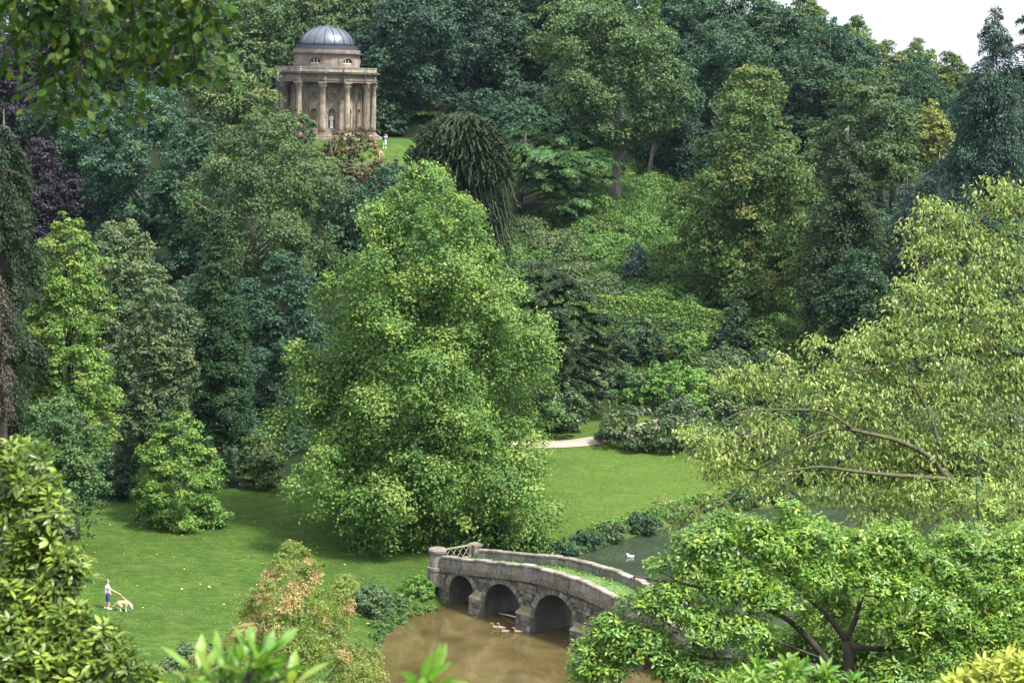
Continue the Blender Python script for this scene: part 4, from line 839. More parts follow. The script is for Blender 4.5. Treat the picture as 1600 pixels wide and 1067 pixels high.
def person(label, loc, rz, top, bottom, hair, shoe, arms, bend=0., step=.12, sleeve=.5, leg=.5, sit=0., scale=1., parts=()):
    """faces local +Y. arms: for each side the elbow and wrist points. bend: lean of the trunk"""
    sb, cb = math.sin(bend), math.cos(bend); hipz = .93 - sit
    def T(x, y, z): return (x, y * cb + (z - hipz) * sb + 0, hipz + (z - hipz) * cb - y * sb)   # trunk point
    hip = {s: (s * .09, 0, hipz - .02) for s in (-1, 1)}
    knee = {s: (s * .10, (.36 if sit else s * step * .5 + .02), hipz - .42 + (.36 if sit else 0)) for s in (-1, 1)}
    ank = {s: (s * .10, (.38 if sit else s * step - .02), .08) for s in (-1, 1)}
    neck = T(0, 0, 1.46 - sit); head = T(0, .03, 1.66 - sit); sh = {s: T(s * .185, 0, 1.39 - sit) for s in (-1, 1)}
    ch, ab = T(0, .01, 1.28 - sit), T(0, .0, 1.05 - sit)
    c = [(T(-.09, 0, 1.29 - sit), .125, T(.09, 0, 1.29 - sit), .125), (ch, .13, ab, .125), (T(-.06, 0, 1.03 - sit), .115, T(.06, 0, 1.03 - sit), .115),
         (hip[-1], .105, hip[1], .105), (sh[-1], .062, sh[1], .062), (neck, .055, T(0, .015, 1.55 - sit), .05),
         (T(0, .015, 1.69 - sit), .088, T(0, .035, 1.63 - sit), .07), (T(0, .10, 1.655 - sit), .012, T(0, .115, 1.635 - sit), .014),
         (T(-.082, .01, 1.66 - sit), .016, T(-.085, .0, 1.64 - sit), .014), (T(.082, .01, 1.66 - sit), .016, T(.085, .0, 1.64 - sit), .014)]
    shirt = [(T(-.09, 0, 1.29 - sit), .143, T(.09, 0, 1.29 - sit), .143), (T(0, .01, 1.24 - sit), .15, T(0, 0, .92 - sit), .15), (T(-.05, 0, .90 - sit), .14, T(.05, 0, .90 - sit), .14), (sh[-1], .078, sh[1], .078)]
    for s in (-1, 1):
        e, wr = arms[0 if s < 0 else 1]; S = np.array(sh[s]); e = np.array(e); wr = np.array(wr)
        c += [(tuple(S), .055, tuple(e), .042), (tuple(e), .042, tuple(wr), .029)]
        shirt.append((tuple(S), .075, tuple(S + (e - S) * sleeve), .064))
        dv = (wr - e) / np.linalg.norm(wr - e); sd = np.cross(dv, (0, 0, 1.)); sd = sd / (np.linalg.norm(sd) + 1e-6); up = np.cross(sd, dv)
        palm = wr + dv * .07; c.append((tuple(wr + dv * .02), .03, tuple(palm), .034))
        for q, ln in zip((-1.5, -.5, .5, 1.5), (.06, .075, .07, .055)):
            k = palm + sd * q * .021 + dv * .02; m2 = k + dv * ln * .6; c += [(tuple(k), .0115, tuple(m2), .011), (tuple(m2), .011, tuple(m2 + dv * ln * .35 - up * ln * .35), .0105)]
        c.append((tuple(wr + dv * .03 + sd * s * .02), .014, tuple(wr + dv * .075 + sd * s * .055), .012))
        c += [(hip[s], .092, knee[s], .06), (knee[s], .058, ank[s], .04), (ank[s], .042, (ank[s][0], ank[s][1] + .14, .045), .036)]
    b = blob('person', c, .0135, SKIN); tag(b, label, 'person'); b.location = loc; b.rotation_euler = (0, 0, rz); b.scale = (scale,) * 3
    blob('shirt', shirt, .02, top, b)
    pants = [(hip[-1], .132, hip[1], .132)]
    for s in (-1, 1):
        H, Kn, An = map(np.array, (hip[s], knee[s], ank[s]))
        if leg <= .5: pants.append((tuple(H), .115, tuple(H + (Kn - H) * leg * 2 * .92), .092))
        else: pants += [(tuple(H), .112, tuple(Kn), .078), (tuple(Kn), .078, tuple(An), .062)]
    blob('shorts' if leg <= .5 else 'trousers', pants, .02, bottom, b)
    blob('hair', [(T(0, -.012, 1.72 - sit), .088, T(0, -.035, 1.66 - sit), .085), (T(0, .02, 1.745 - sit), .07, T(0, -.02, 1.74 - sit), .075)], .016, hair, b)
    for s in (-1, 1):
        blob('shoe', [((ank[s][0], ank[s][1] - .04, .05), .052, (ank[s][0], ank[s][1] + .15, .045), .045), ((ank[s][0], ank[s][1] - .01, .09), .05, (ank[s][0], ank[s][1], .07), .05)], .016, shoe, b)
    mb = MB()
    for s in (-1, 1): mb.lathe([(.002, -.011), (.009, -.006), (.011, 0), (.009, .006), (.002, .011)], 8, T(s * .033, .098, 1.68 - sit))
    mb.build('eyes', EYEM, b)
    for nm, caps, mt in parts: blob(nm, caps, .02, mt, b)
    return b
wk = atZ(168, 951, 1.0); wk = atY(168, 951, 112.0); WX, WY = wk[0], wk[1]; WZ = gz(WX, WY)
# put the walker where the photograph's foot point meets the lawn
for _ in range(12):
    p = atZ(168, 951, WZ); WX, WY = p[0], p[1]; WZ = gz(WX, WY)
HANDW = (.22, .62, .98)
wlk = person('man in white t-shirt and navy shorts walking a dog on the lawn', (WX, WY, WZ - .01), RAD(-78), WHITE, NAVY, HAIRG, SHOE,
             [((-.25, -.02, 1.12), (-.22, .14, .92)), ((.24, .22, 1.20), HANDW)], step=.10)
FUR = None
def dog():
    global FUR
    m, t, b = new_mat('dog_coat'); tc = N(t, 'TexCoord'); sp = N(t, 'SeparateXYZ'); t.links.new(tc.outputs['Object'], sp.inputs[0])
    n = noise(t, 7, 4, .6, tc.outputs['Object']); ad = N(t, 'Math', operation='MULTIPLY_ADD'); t.links.new(n, ad.inputs[0]); ad.inputs[1].default_value = .25; t.links.new(sp.outputs[2], ad.inputs[2])
    c = ramp(t, ad.outputs[0], [(.38, (.62, .55, .44)), (.60, (.50, .34, .19))]); t.links.new(c, b.inputs['Base Color']); b.inputs['Roughness'].default_value = .9
    p = atY(193, 953, WY - .25); x, y = p[0], p[1]; z = gz(x, y)
    c = [((-.24, 0, .50), .115, (-.05, 0, .50), .125), ((-.05, 0, .50), .13, (.20, 0, .49), .155), ((.20, 0, .46), .13, (.27, 0, .47), .12),
         ((.27, 0, .52), .095, (.42, 0, .42), .078), ((.42, 0, .40), .085, (.47, 0, .32), .075), ((.48, 0, .29), .055, (.53, 0, .16), .038),
         ((.535, 0, .15), .026, (.54, 0, .13), .022)]
    for s in (-1, 1):
        fx = .22 + .05 * s
        c += [((.20, s * .085, .40), .07, (fx - .01, s * .085, .22), .042), ((fx - .01, s * .085, .22), .038, (fx, s * .085, .05), .03), ((fx, s * .085, .035), .034, (fx + .05, s * .085, .03), .03)]
        hx = -.27 - .10 * s
        c += [((-.24, s * .08, .45), .10, (hx + .10, s * .09, .30), .06), ((hx + .10, s * .09, .29), .05, (hx - .02, s * .09, .19), .034), ((hx - .02, s * .09, .19), .032, (hx + .02, s * .09, .05), .028), ((hx + .02, s * .09, .035), .033, (hx + .07, s * .09, .03), .03)]
        c.append(((.40, s * .07, .42), .025, (.46, s * .095, .33), .03))
    c += [((-.33, 0, .54), .04, (-.48, 0, .42), .034), ((-.48, 0, .42), .034, (-.58, 0, .27), .028), ((-.58, 0, .27), .028, (-.64, 0, .26), .018)]
    d = blob('dog', c, .013, m); tag(d, 'pale tan dog on a lead sniffing the grass in front of the walking man', 'dog'); d.location = (x, y, z - .005); d.rotation_euler = (0, 0, RAD(-6))
    MB().lathe([(.098, -.02), (.102, 0), (.098, .02)], 14, cap=False).build('collar', plain_mat('collar', (.3, .05, .04), .6), d).matrix_local = Matrix.Translation((.33, 0, .485)) @ Matrix.Rotation(RAD(125), 4, 'Y')
    return d
DOG = dog(); bpy.context.view_layer.update()
h = np.array(wlk.matrix_world @ Vector((.22, .72, .955))); e = np.array(DOG.matrix_world @ Vector((.32, 0, .58)))
us = np.linspace(0, 1, 12); o_ = MB().tube([h + (e - h) * u - np.array([0, 0, .10 * 4 * u * (1 - u) * .5]) for u in us], .012, 5).build('dog_lead', plain_mat('pale_webbing', (.62, .5, .3), .7))
tag(o_, 'thin pale lead running from the man down to the dog', 'lead')
def tp_person(label, px, d, rz, *a, **k):
    p = atY(px, 230, d); return person(label, (p[0], d, gz(p[0], d) - .01), rz, *a, **k)
tp_person('person in pale blue top and white shorts, dark backpack on, raising both arms', 601, 246, RAD(-35), BLUEG, WHITE, HAIR, SHOE,
          [((-.22, .22, 1.42), (-.06, .30, 1.62)), ((.22, .22, 1.42), (.06, .30, 1.62))],
          parts=[('backpack', [((-.06, -.24, 1.36), .10, (-.06, -.24, 1.1), .11), ((.06, -.24, 1.36), .10, (.06, -.24, 1.1), .11)], DARK)])
tp_person('person in dark jacket standing on the temple lawn', 619.5, 242, RAD(20), DARK, DARK, HAIR, DARK,
          [((-.26, .0, 1.12), (-.24, .1, .88)), ((.26, .0, 1.12), (.24, .1, .88))], sleeve=.95, leg=1)
tp_person('person in pink top bending forward at the rail below the temple', 592, 243, RAD(-70), PINK, PALE, HAIR, SHOE,
          [((-.22, .52, 1.05), (-.14, .66, .86)), ((.22, .52, 1.05), (.14, .66, .86))], bend=.62, leg=1)
tp_person('person in red top half hidden by the rusty tree below the temple', 586, 244.5, RAD(-20), RED, DARK, HAIR, DARK,
          [((-.25, .05, 1.12), (-.2, .25, 1.0)), ((.25, .05, 1.12), (.2, .25, 1.0))], leg=1)
# rail beside them
TIMBER = bark_mat('weathered_timber', (.16, .14, .11), (.34, .30, .25), 9)
a = atY(572, 237, 242); b_ = atY(598, 237, 241.4)
t = thing('wooden_rail', 'low weathered wooden rail beside the visitors below the temple', 'rail', (a[0], a[1], gz(a[0], a[1])))
L = b_[0] - a[0]
for x in (0, L / 2, L): MB().box((x - .06, -.06, -.2), (x + .06, .06, .75)).build('post', TIMBER, t)
MB().box((-.12, -.08, .752), (L + .12, .08, .84)).build('top_rail', TIMBER, t); MB().box((-.1, .062, .36), (L + .1, .1, .46)).build('lower_rail', TIMBER, t)
# statue in the niche at +15 degrees
q = RAD(15) - PI / 2
st = blob('statue', [((0, 0, .15), .27, (0, 0, .5), .25), ((0, 0, .5), .25, (.02, 0, 1.0), .2), ((.02, 0, 1.0), .2, (0, 0, 1.35), .22), ((-.2, 0, 1.42), .08, (.2, 0, 1.42), .08), ((-.22, 0, 1.4), .075, (-.26, .12, 1.1), .06), ((-.26, .12, 1.1), .06, (-.05, .2, 1.05), .05),
                     ((.22, 0, 1.4), .075, (.26, .08, 1.05), .06), ((0, 0, 1.5), .07, (0, .02, 1.62), .07), ((0, .02, 1.72), .11, (0, .03, 1.66), .1), ((.1, .1, .1), .08, (.06, .14, .9), .07), ((-.1, .12, .1), .07, (-.04, .14, .8), .06), ((0, .1, .05), .26, (0, .05, .08), .26)],
          .025, plain_mat('pale_statue_stone', (.33, .31, .30), .8, .25, 4))
tag(st, 'pale draped stone statue standing in the right-hand front niche of the temple', 'statue')
st.location = (TEMPLE[0] + 4.2 * math.cos(q), TEMPLE[1] + 4.2 * math.sin(q), TEMPLE_CZ + 1.36); st.rotation_euler = (0, 0, q - PI / 2)
# ------------------------------------------------------------------ bridge
BM_MASS = stone_mat('bridge_rubble_core', (.04, .036, .034), (.08, .07, .065), (.13, .115, .105), moss=(.05, .065, .02), scale=1.4, lich=.08)
BM_STONE = stone_mat('bridge_stone', (.075, .062, .06), (.14, .12, .115), (.23, .205, .19), moss=(.075, .085, .025), scale=1.6, vlo=.55, vhi=1.45)
BM_COPE = stone_mat('bridge_coping_stone', (.11, .098, .088), (.20, .18, .162), (.32, .295, .265), moss=(.10, .085, .03), scale=1.5, mossz=.12)
BM_MOSSY = stone_mat('mossy_ledge_stone', (.08, .07, .058), (.135, .118, .095), (.20, .175, .14), moss=(.095, .078, .02), scale=1.5, mossz=.2)
def bridge():
    rng = random.Random(5)
    S0, S1 = -3.4, 17.8
    def ptop(s):                                 # top of the parapet along the bridge
        q = abs(s - 7.2); return 4.02 - .133 * max(0, q - 2.3) - .02 * min(q, 2.3)
    def strz(s): return ptop(s) - .70            # underside of the parapet = top of the ledge
    AR = [(-1.05, 1.22, .92), (2.68, 1.72, .66), (7.2, 1.80, .88), (11.72, 1.72, .66), (15.45, 1.22, .92)]   # centre, radius, spring
    t = thing('stone_bridge', 'old grey stone bridge with arches and a grassy deck across the water', 'bridge', (BR_O[0], BR_O[1], 0), None, math.atan2(BR_D[1], BR_D[0]))
    def soff(s):
        for c, r, z in AR:
            if abs(s - c) < r - 1e-6: return z + math.sqrt(r * r - (s - c) ** 2)
        return None
    # solid core with the arch openings
    ss = set(np.round(np.arange(S0, S1 + .01, .4), 3))
    for c, r, z in AR:
        ss = {s for s in ss if not (c - r - .05 < s < c + r + .05)}
        ss |= {round(c + r * math.cos(b), 4) for b in np.linspace(0, PI, 25)}
    ss = sorted(ss); mb = MB(); W = BR_W
    for a, b in zip(ss[:-1], ss[1:]):
        m = (a + b) / 2; ins = soff(m) is not None
        def bot(s):
            if not ins: return -1.4
            v = soff(s); 
            if v is None: v = min((z for c, r, z in AR if abs(abs(s - c) - r) < 1e-3), default=0)
            return v
        za, zb = bot(a), bot(b); ta, tb = strz(a) - .28, strz(b) - .28
        mb.add([(a, 0, za), (b, 0, zb), (b, 0, tb), (a, 0, ta)], [(0, 1, 2, 3)]); mb.add([(a, W, za), (b, W, zb), (b, W, tb), (a, W, ta)], [(3, 2, 1, 0)])
        mb.add([(a, 0, ta), (b, 0, tb), (b, W, tb), (a, W, ta)], [(0, 1, 2, 3)])
        if ins:
            mb.add([(a, 0, za), (b, 0, zb), (b, W, zb), (a, W, za)], [(3, 2, 1, 0)])
    for c, r, z in AR:
        for s, fl in ((c - r, 0), (c + r, 1)):
            f = [(s, 0, -1.4), (s, 0, z), (s, W, z), (s, W, -1.4)]; mb.add(f, [(0, 1, 2, 3) if not fl else (3, 2, 1, 0)])
    for s in (S0, S1): mb.add([(s, 0, -1.4), (s, W, -1.4), (s, W, strz(s) - .28), (s, 0, strz(s) - .28)], [(0, 1, 2, 3)])
    mb.build('core', BM_MASS, t)
    # voussoirs, each a stone of its own, near side (far side joined)
    def vous(c, r, z, b0, b1, y0, y1, jr):
        m = MB(); r0, r1 = r - .01, r + .36 + jr; vs = []
        for y in (y0, y1):
            for rr, bb in ((r0, b0), (r1, b0), (r1, b1), (r0, b1)): vs.append((c + rr * math.cos(bb), y, z + rr * math.sin(bb)))
        m.add(vs, [(0, 1, 2, 3), (7, 6, 5, 4), (0, 4, 5, 1), (1, 5, 6, 2), (2, 6, 7, 3), (3, 7, 4, 0)]); return m
    for c, r, z in AR:
        n = int(PI * r / .30); lim = min(strz(s) - .3 for s in (c - .3, c, c + .3))
        for k in range(n):
            b0, b1 = PI * k / n + .01, PI * (k + 1) / n - .01; bm_ = (b0 + b1) / 2
            jr = rng.uniform(-.06, .03); top = z + (r + .36 + jr) * math.sin(bm_)
            if top > strz(c + r * math.cos(bm_)) - .3: jr -= top - (strz(c + r * math.cos(bm_)) - .3) + .02
            vous(c, r, z, b0, b1, -.07 - rng.uniform(0, .03), .05, max(jr, -.26)).build('arch_stone', BM_STONE, t)
    far = MB()
    for c, r, z in AR:
        for k in range(18): 
            m = vous(c, r, z, PI * k / 18 + .01, PI * (k + 1) / 18 - .01, W - .04, W + .06, -.05); far.add(m.v, m.f)
    far.build('far_arch_stones', BM_STONE, t, kind='stuff')
    # rubble stones of the near face
    rm = []
    for k in range(6):
        m = MB().box((-.5, -.5, -.5), (.5, .5, .5), .13, rng); rm.append(m.mesh('stone', bevel=.08))
        rm[-1].materials.append(BM_STONE)
    rest = MB(); n_st = 0; z = .02
    cand = []
    while z < 3.2:
        hgt = rng.uniform(.17, .27); s = S0 + rng.uniform(0, .3)
        while s < S1:
            ln = rng.uniform(.26, .58); zc = z + hgt / 2; sc = s + ln / 2
            ok = z + hgt < min(strz(s), strz(s + ln)) - .30
            for c, r, sp in AR:
                for xx in (s + .03, sc, s + ln - .03):
                    for zz in (z + .03, z + hgt - .03):
                        if (zz > sp and math.hypot(xx - c, zz - sp) < r + .33) or (zz <= sp and abs(xx - c) < r + .02): ok = False
            for pc_, pw in PIERS:
                if abs(sc - pc_) < pw / 2 + .1 and zc < 1.25: ok = False
            if ok: cand.append((sc, zc, ln * .97, hgt * .96))
            s += ln + .015
        z += hgt + .012
    cand.sort(key=lambda q: q[0] > 10.8)
    for sc, zc, ln, hg in cand:
        dp = rng.uniform(.13, .27)
        if sc < 10.8 and n_st < 300:
            o = obj('stone', rm[rng.randrange(6)], None, t); o.location = (sc, .03, zc); o.scale = (ln, dp, hg); o.rotation_euler = (0, rng.uniform(-.05, .05), rng.uniform(-.06, .06)); n_st += 1
        else: rest.box((sc - ln / 2, -.06, zc - hg / 2), (sc + ln / 2, .08, zc + hg / 2), .02, rng)
    rest.build('rubble_stones', BM_STONE, t, kind='stuff')
    # piers with mossy sloping caps
    for pc_, pw in PIERS:
        pr = obj('pier', None, None, t) if False else None
        m = MB(); h = pw / 2 + .06
        m.box((pc_ - h, -.42, -1.4), (pc_ + h, -.002, 1.02), .03, rng); pier = m.build('pier', BM_STONE, t)
        m = MB(); m.add([(pc_ - h - .05, -.48, 1.02), (pc_ + h + .05, -.48, 1.02), (pc_ + h + .05, -.075, 1.02), (pc_ - h - .05, -.075, 1.02), (pc_ - h - .05, -.48, 1.12), (pc_ + h + .05, -.48, 1.12), (pc_ + h * .7, -.08, 1.5), (pc_ - h * .7, -.08, 1.5)],
                        [(3, 2, 1, 0), (4, 5, 6, 7), (0, 1, 5, 4), (1, 2, 6, 5), (2, 3, 7, 6), (3, 0, 4, 7)]); m.build('cap', BM_MOSSY, pier)
        zz = -.12
        while zz < .95:
            hh = rng.uniform(.2, .3); x = pc_ - h
            while x < pc_ + h - .1:
                ln = min(rng.uniform(.3, .55), pc_ + h - x); o = obj('stone', rm[rng.randrange(6)], None, pier); o.location = (x + ln / 2, -.43, zz + hh / 2); o.scale = (ln * .97, .14, hh * .95); x += ln
            zz += hh
    # ledge, parapet blocks, coping
    def prism(s0, s1, y0, y1, f0, f1, gap=.012):
        s0 += gap; s1 -= gap
        m = MB(); m.add([(s0, y0, f0(s0)), (s1, y0, f0(s1)), (s1, y1, f0(s1)), (s0, y1, f0(s0)), (s0, y0, f1(s0)), (s1, y0, f1(s1)), (s1, y1, f1(s1)), (s0, y1, f1(s0))],
                        [(3, 2, 1, 0), (4, 5, 6, 7), (0, 1, 5, 4), (1, 2, 6, 5), (2, 3, 7, 6), (3, 0, 4, 7)]); return m
    for side, y0 in (('near', 0.), ('far', W)):
        sg = -1 if side == 'near' else 1
        s = S0
        while s < S1 - .2:
            ln = min(rng.uniform(.85, 1.35), S1 - s); j = rng.uniform(-.012, .012)
            yo = (-.16, .38) if sg < 0 else (W - .38, W + .16)
            prism(s, s + ln, yo[0], yo[1], lambda q: strz(q) - .28, lambda q: strz(q) - .004).build('ledge_stone', BM_MOSSY, t, bevel=.015)
            yo = (-.02 + j, .31 + j) if sg < 0 else (W - .31 + j, W + .02 + j)
            prism(s, s + ln, yo[0], yo[1], lambda q: strz(q), lambda q: ptop(q) - .16 + j).build('parapet_block', BM_COPE, t, bevel=.015)
            s += ln
        s = S0 + .25
        while s < S1 - .2:
            ln = min(rng.uniform(.8, 1.2), S1 - s); j = rng.uniform(-.025, .025)
            yo = (-.09, .38) if sg < 0 else (W - .38, W + .09)
            prism(s, s + ln, yo[0] + j, yo[1] + j, lambda q: ptop(q) - .155, lambda q: ptop(q) + j).build('coping_stone', BM_COPE, t, bevel=.03)
            s += ln
    # grassed deck between the parapets
    n = 40; m = MB(); vs = []
    for i in range(n + 1):
        s = S0 - .6 + (S1 - S0 + 1.4) * i / n
        for q, y in enumerate((.32, W * .35, W * .65, W - .32)): vs.append((s, y, strz(s) + .10 + (.05 if q in (1, 2) else 0) + rng.uniform(-.012, .012)))
    m.add(vs, [(i * 4 + q, i * 4 + 4 + q, i * 4 + 5 + q, i * 4 + 1 + q) for i in range(n) for q in range(3)]); m.build('turf_deck', TURF, t, True)
    rg = np.random.default_rng(77); n_ = 7000; gs = rg.uniform(S0 - .3, S1, n_); gy = rg.uniform(.36, W - .36, n_); gh = rg.uniform(.05, .14, n_) * (1 + .8 * (np.minimum(gy - .36, W - .36 - gy) < .25))
    gzv = np.array([strz(a) for a in gs]) + .14
    obj('deck_grass', rhomb_mesh('deck_grass', leaves4(np.column_stack([gs, gy, gzv]), unit(rg.normal(size=(n_, 3)) + UP * .5), gh * 1.6, .35, rg, UP + rg.normal(size=(n_, 3)) * .6), rg.random(n_), (rg.random(n_) < .2) * .7), LM['bright'], t, 'stuff')
    # round end pillar on the near parapet, square one at the far end
    zt = ptop(S0)
    MB().lathe([(.60, 1.0), (.60, zt - .95), (.66, zt - .9), (.66, zt - .72), (.46, zt - .70), (.46, zt + .14), (.56, zt + .17), (.58, zt + .32), (.50, zt + .42), (.1, zt + .46)], 18, (S0 - .25, .12, 0)).build('end_pillar', BM_COPE, t)
    m = MB(); m.box((S0 - .62, W - .42, 1.0), (S0 - .02, W + .14, zt + .12)); m.box((S0 - .68, W - .48, zt + .122), (S0 + .04, W + .2, zt + .26)); m.build('end_pillar', BM_COPE, t)
    # gate with crossed bars
    g = thing('wooden_gate', 'low wooden gate of crossed bars closing the far end of the bridge', 'gate', tuple(t.location), None, t.rotation_euler[2])
    gx = S0 - .35; z0 = strz(S0) + .1
    ya, yb = .66, W - .5
    for y in (ya, yb): MB().box((gx - .06, y - .06, z0 - .3), (gx + .06, y + .06, z0 + .95)).build('post', TIMBER, g)
    MB().box((gx - .04, ya + .062, z0 + .78), (gx + .04, yb - .062, z0 + .87)).build('top_rail', TIMBER, g)
    MB().box((gx - .04, ya + .062, z0 + .05), (gx + .04, yb - .062, z0 + .13)).build('bottom_rail', TIMBER, g)
    nb = 4; st = (yb - ya - .2) / nb
    for k in range(nb):
        y0, y1 = ya + .1 + k * st, ya + .1 + (k + 1) * st
        MB().tube([(gx - .022, y0, z0 + .13), (gx - .022, y1, z0 + .78)], .024, 5).build('brace', TIMBER, g)
        MB().tube([(gx + .027, y1, z0 + .13), (gx + .027, y0, z0 + .78)], .024, 5).build('brace', TIMBER, g)
    return t
PIERS = [(.56, .80), (4.90, 1.05), (9.5, 1.05), (13.84, .80)]
def turf_mat():
    m, t, b = new_mat('turf'); P = geo_pos(t); n = noise(t, 5, 5, .65, P)
    t.links.new(ramp(t, n, [(.3, (.045, .10, .018)), (.7, (.12, .195, .045))]), b.inputs['Base Color']); b.inputs['Roughness'].default_value = .9; bump(t, b, n, .7, .08); return m
TURF = turf_mat()
bridge()
# ground must meet the bridge ends: small grass ramps of the same turf are part of the lawn sheet
# ------------------------------------------------------------------ things on the water
DUCKC = plain_mat('duck_plumage', (.22, .17, .125), .8, .35, 14); BIRDW = plain_mat('white_plumage', (.8, .8, .78), .8, .05, 10); BEAK = plain_mat('beak', (.55, .33, .05), .5)
def waterbird(name, label, px, py, rz, mat, k=1., group=None, up=.18, cat='duck'):
    p = atZ(px, py, 0.02)
    c = [((-.14, 0, .06), .075, (.06, 0, .06), .10), ((-.14, 0, .08), .06, (-.26, 0, .12), .02), ((.08, 0, .1), .06, (.13, 0, .12 + up * .5), .036), ((.13, 0, .12 + up * .5), .036, (.15, 0, .1 + up), .04), ((.15, 0, .11 + up), .045, (.17, 0, .1 + up), .04)]
    o = blob(name, c, .014, mat); tag(o, label, cat, group); o.location = (p[0], p[1], -.02); o.rotation_euler = (0, 0, rz); o.scale = (k,) * 3
    MB().tube([(.20, 0, .10 + up), (.24, 0, .095 + up), (.27, 0, .09 + up)], [.022, .02, .012], 6).build('beak', BEAK, o)
    for s in (-1, 1): blob('wing', [((.04, s * .075, .10), .05, (-.18, s * .05, .11), .03)], .014, mat, o)
    return o
for px, py, rz, lab in ((774, 981, 3.0, 'pale brown duck swimming at the head of the small group, leftmost'), (783, 981.5, 2.7, 'pale brown duck swimming close beside the leading one'), (788, 987.5, 3.3, 'pale brown duck swimming nearest the camera in the group'), (808, 988, 3.1, 'pale brown duck trailing behind the others, nearest the middle pier')):
    waterbird('duck', lab, px, py, rz, DUCKC, 1.15, 'ducks on the brown water')
waterbird('white_goose', 'white bird floating alone on the green water beyond the bridge', 984, 870, 2.9, BIRDW, 1.2, None, .10, 'bird')
a = atZ(780, 958, .05); b_ = atZ(814, 966, .22)
o_ = MB().tube([a, a * .6 + b_ * .4 + (0, 0, .03), b_], [.03, .045, .05], 6).build('driftwood', plain_mat('bleached_wood', (.55, .5, .42), .8), None); tag(o_, 'bleached stick floating between the piers of the bridge', 'stick')
# little fallen yellow leaves on the lawn
rng = rs(); n = 120; X = rng.uniform(-30, 2, n); Y = rng.uniform(112, 140, n); k = sd_lake(X, Y) > 1; X, Y = X[k], Y[k]; n = len(X)
obj('fallen_leaves', rhomb_mesh('fallen_leaves', leaves4(np.column_stack([X, Y, tz(X, Y) + .05]), unit(UP + rng.normal(size=(n, 3)) * .2), rng.uniform(.1, .22, n), .7, rng), rng.random(n), np.ones(n)), leaf_mat('fallen_leaf', (.4, .36, .06), (.5, .42, .08)), kind='stuff')
# short rough grass on the lawn
LM['grass'] = leaf_mat('grass_blades', (.075, .155, .022), (.135, .215, .035), (.2, .27, .06), trans=.3, rough=.7, spec=.15)
n = 150000
X = rng.uniform(-34, 34, n); Y = rng.uniform(92, 172, n); k = (lawn_mask(X, Y) > .5) & (sd_lake(X, Y) > .3); X, Y = X[k], Y[k]; n = len(X)
pat = vnoise(X, Y, .8, 11) + vnoise(X + Y * .5, Y * 2.2, .6, 12); k = pat + rng.normal(0, .5, n) > -.1; X, Y, pat = X[k], Y[k], pat[k]; n = len(X)
hgt = np.where(X > 0, .15, .12) * rng.uniform(.6, 1.4, n)
P = np.column_stack([X, Y, tz(X, Y) + hgt * .25]); D = UP + rng.normal(size=(n, 3)) * .75
obj('grass', rhomb_mesh('grass', leaves4(P, unit(rng.normal(size=(n, 3)) + UP * .5), hgt, .35, rng, D), np.clip(.3 * pat + .3 + .4 * rng.random(n), 0, 1), (rng.random(n) < .1) * .7), LM['grass'], kind='stuff')
# plants along the banks
for i, (px, py, wd, hh, lf, lab) in enumerate([
    (880, 858, 40, 22, 'deep', 'low green plant clump on the far bank nearest the bridge'), (915, 846, 46, 24, 'deep', 'low plant clump on the far bank, second from the bridge'), (955, 832, 50, 26, 'rhodo', 'low plant clump on the far bank opposite the floating white bird'),
    (1000, 820, 54, 28, 'deep', 'low bushy clump on the far bank where the water widens'), (1060, 800, 50, 24, 'fresh', 'pale leafy clump on the far bank under the drooping twigs'), (1105, 788, 60, 26, 'fresh', 'leafy clump on the far bank left of the drooping tree'),
    (1160, 780, 60, 26, 'deep', 'low clump on the far bank behind the drooping tree'), (1225, 778, 60, 24, 'deep', 'low clump at the right end of the far bank')]):
    shrub('waterside_plant', lab, 'plant', px, py - hh * .8, py + hh * .3, wd * 1.2, atZ(px, py + hh * .35, .3)[1] + .8, 'dome', lf, 'plants along the far bank', leafk=.9, rbf=.4)
for (px, top, bot, wd, lf, lab, nm, d) in [(655, 892, 965, 70, 'fresh', 'ferny pale green plants on the bank under the first arch', 'fern_clump', 119.5), (695, 905, 955, 40, 'deep', 'dark leafy plant against the foot of the bridge', 'waterside_plant', 120.3), (580, 905, 985, 80, 'grey', 'dark grey-green bush on the near bank beside the red-tipped tree', 'bank_bush', 114.5),
                                     (622, 925, 985, 50, 'olive', 'yellowish plants hanging over the brown water', 'waterside_plant', 116.3), (300, 1000, 1072, 90, 'grey', 'grey-green heathery bush at the bottom of the lawn', 'bank_bush', 103), (265, 1030, 1075, 60, 'grey', 'small heathery bush left of its larger neighbour at the bottom of the lawn', 'bank_bush', 102)]:
    shrub(nm, lab, 'shrub', px, top, bot, wd, d, 'dome', lf, None, leafk=.9)
tree('red_tipped_tree', 'small tree with pinkish-orange shoot tips beside the brown water', 'tree', 462, 838, 1130, 300, 75, 'cone', 'redtip', 'dark', None, tip=.12, tiptop=.42, cover=3.0, rbf=.17, leafk=1.25, asp=.42, limbs=22, r0=.16, flat=.9, upb=.25)

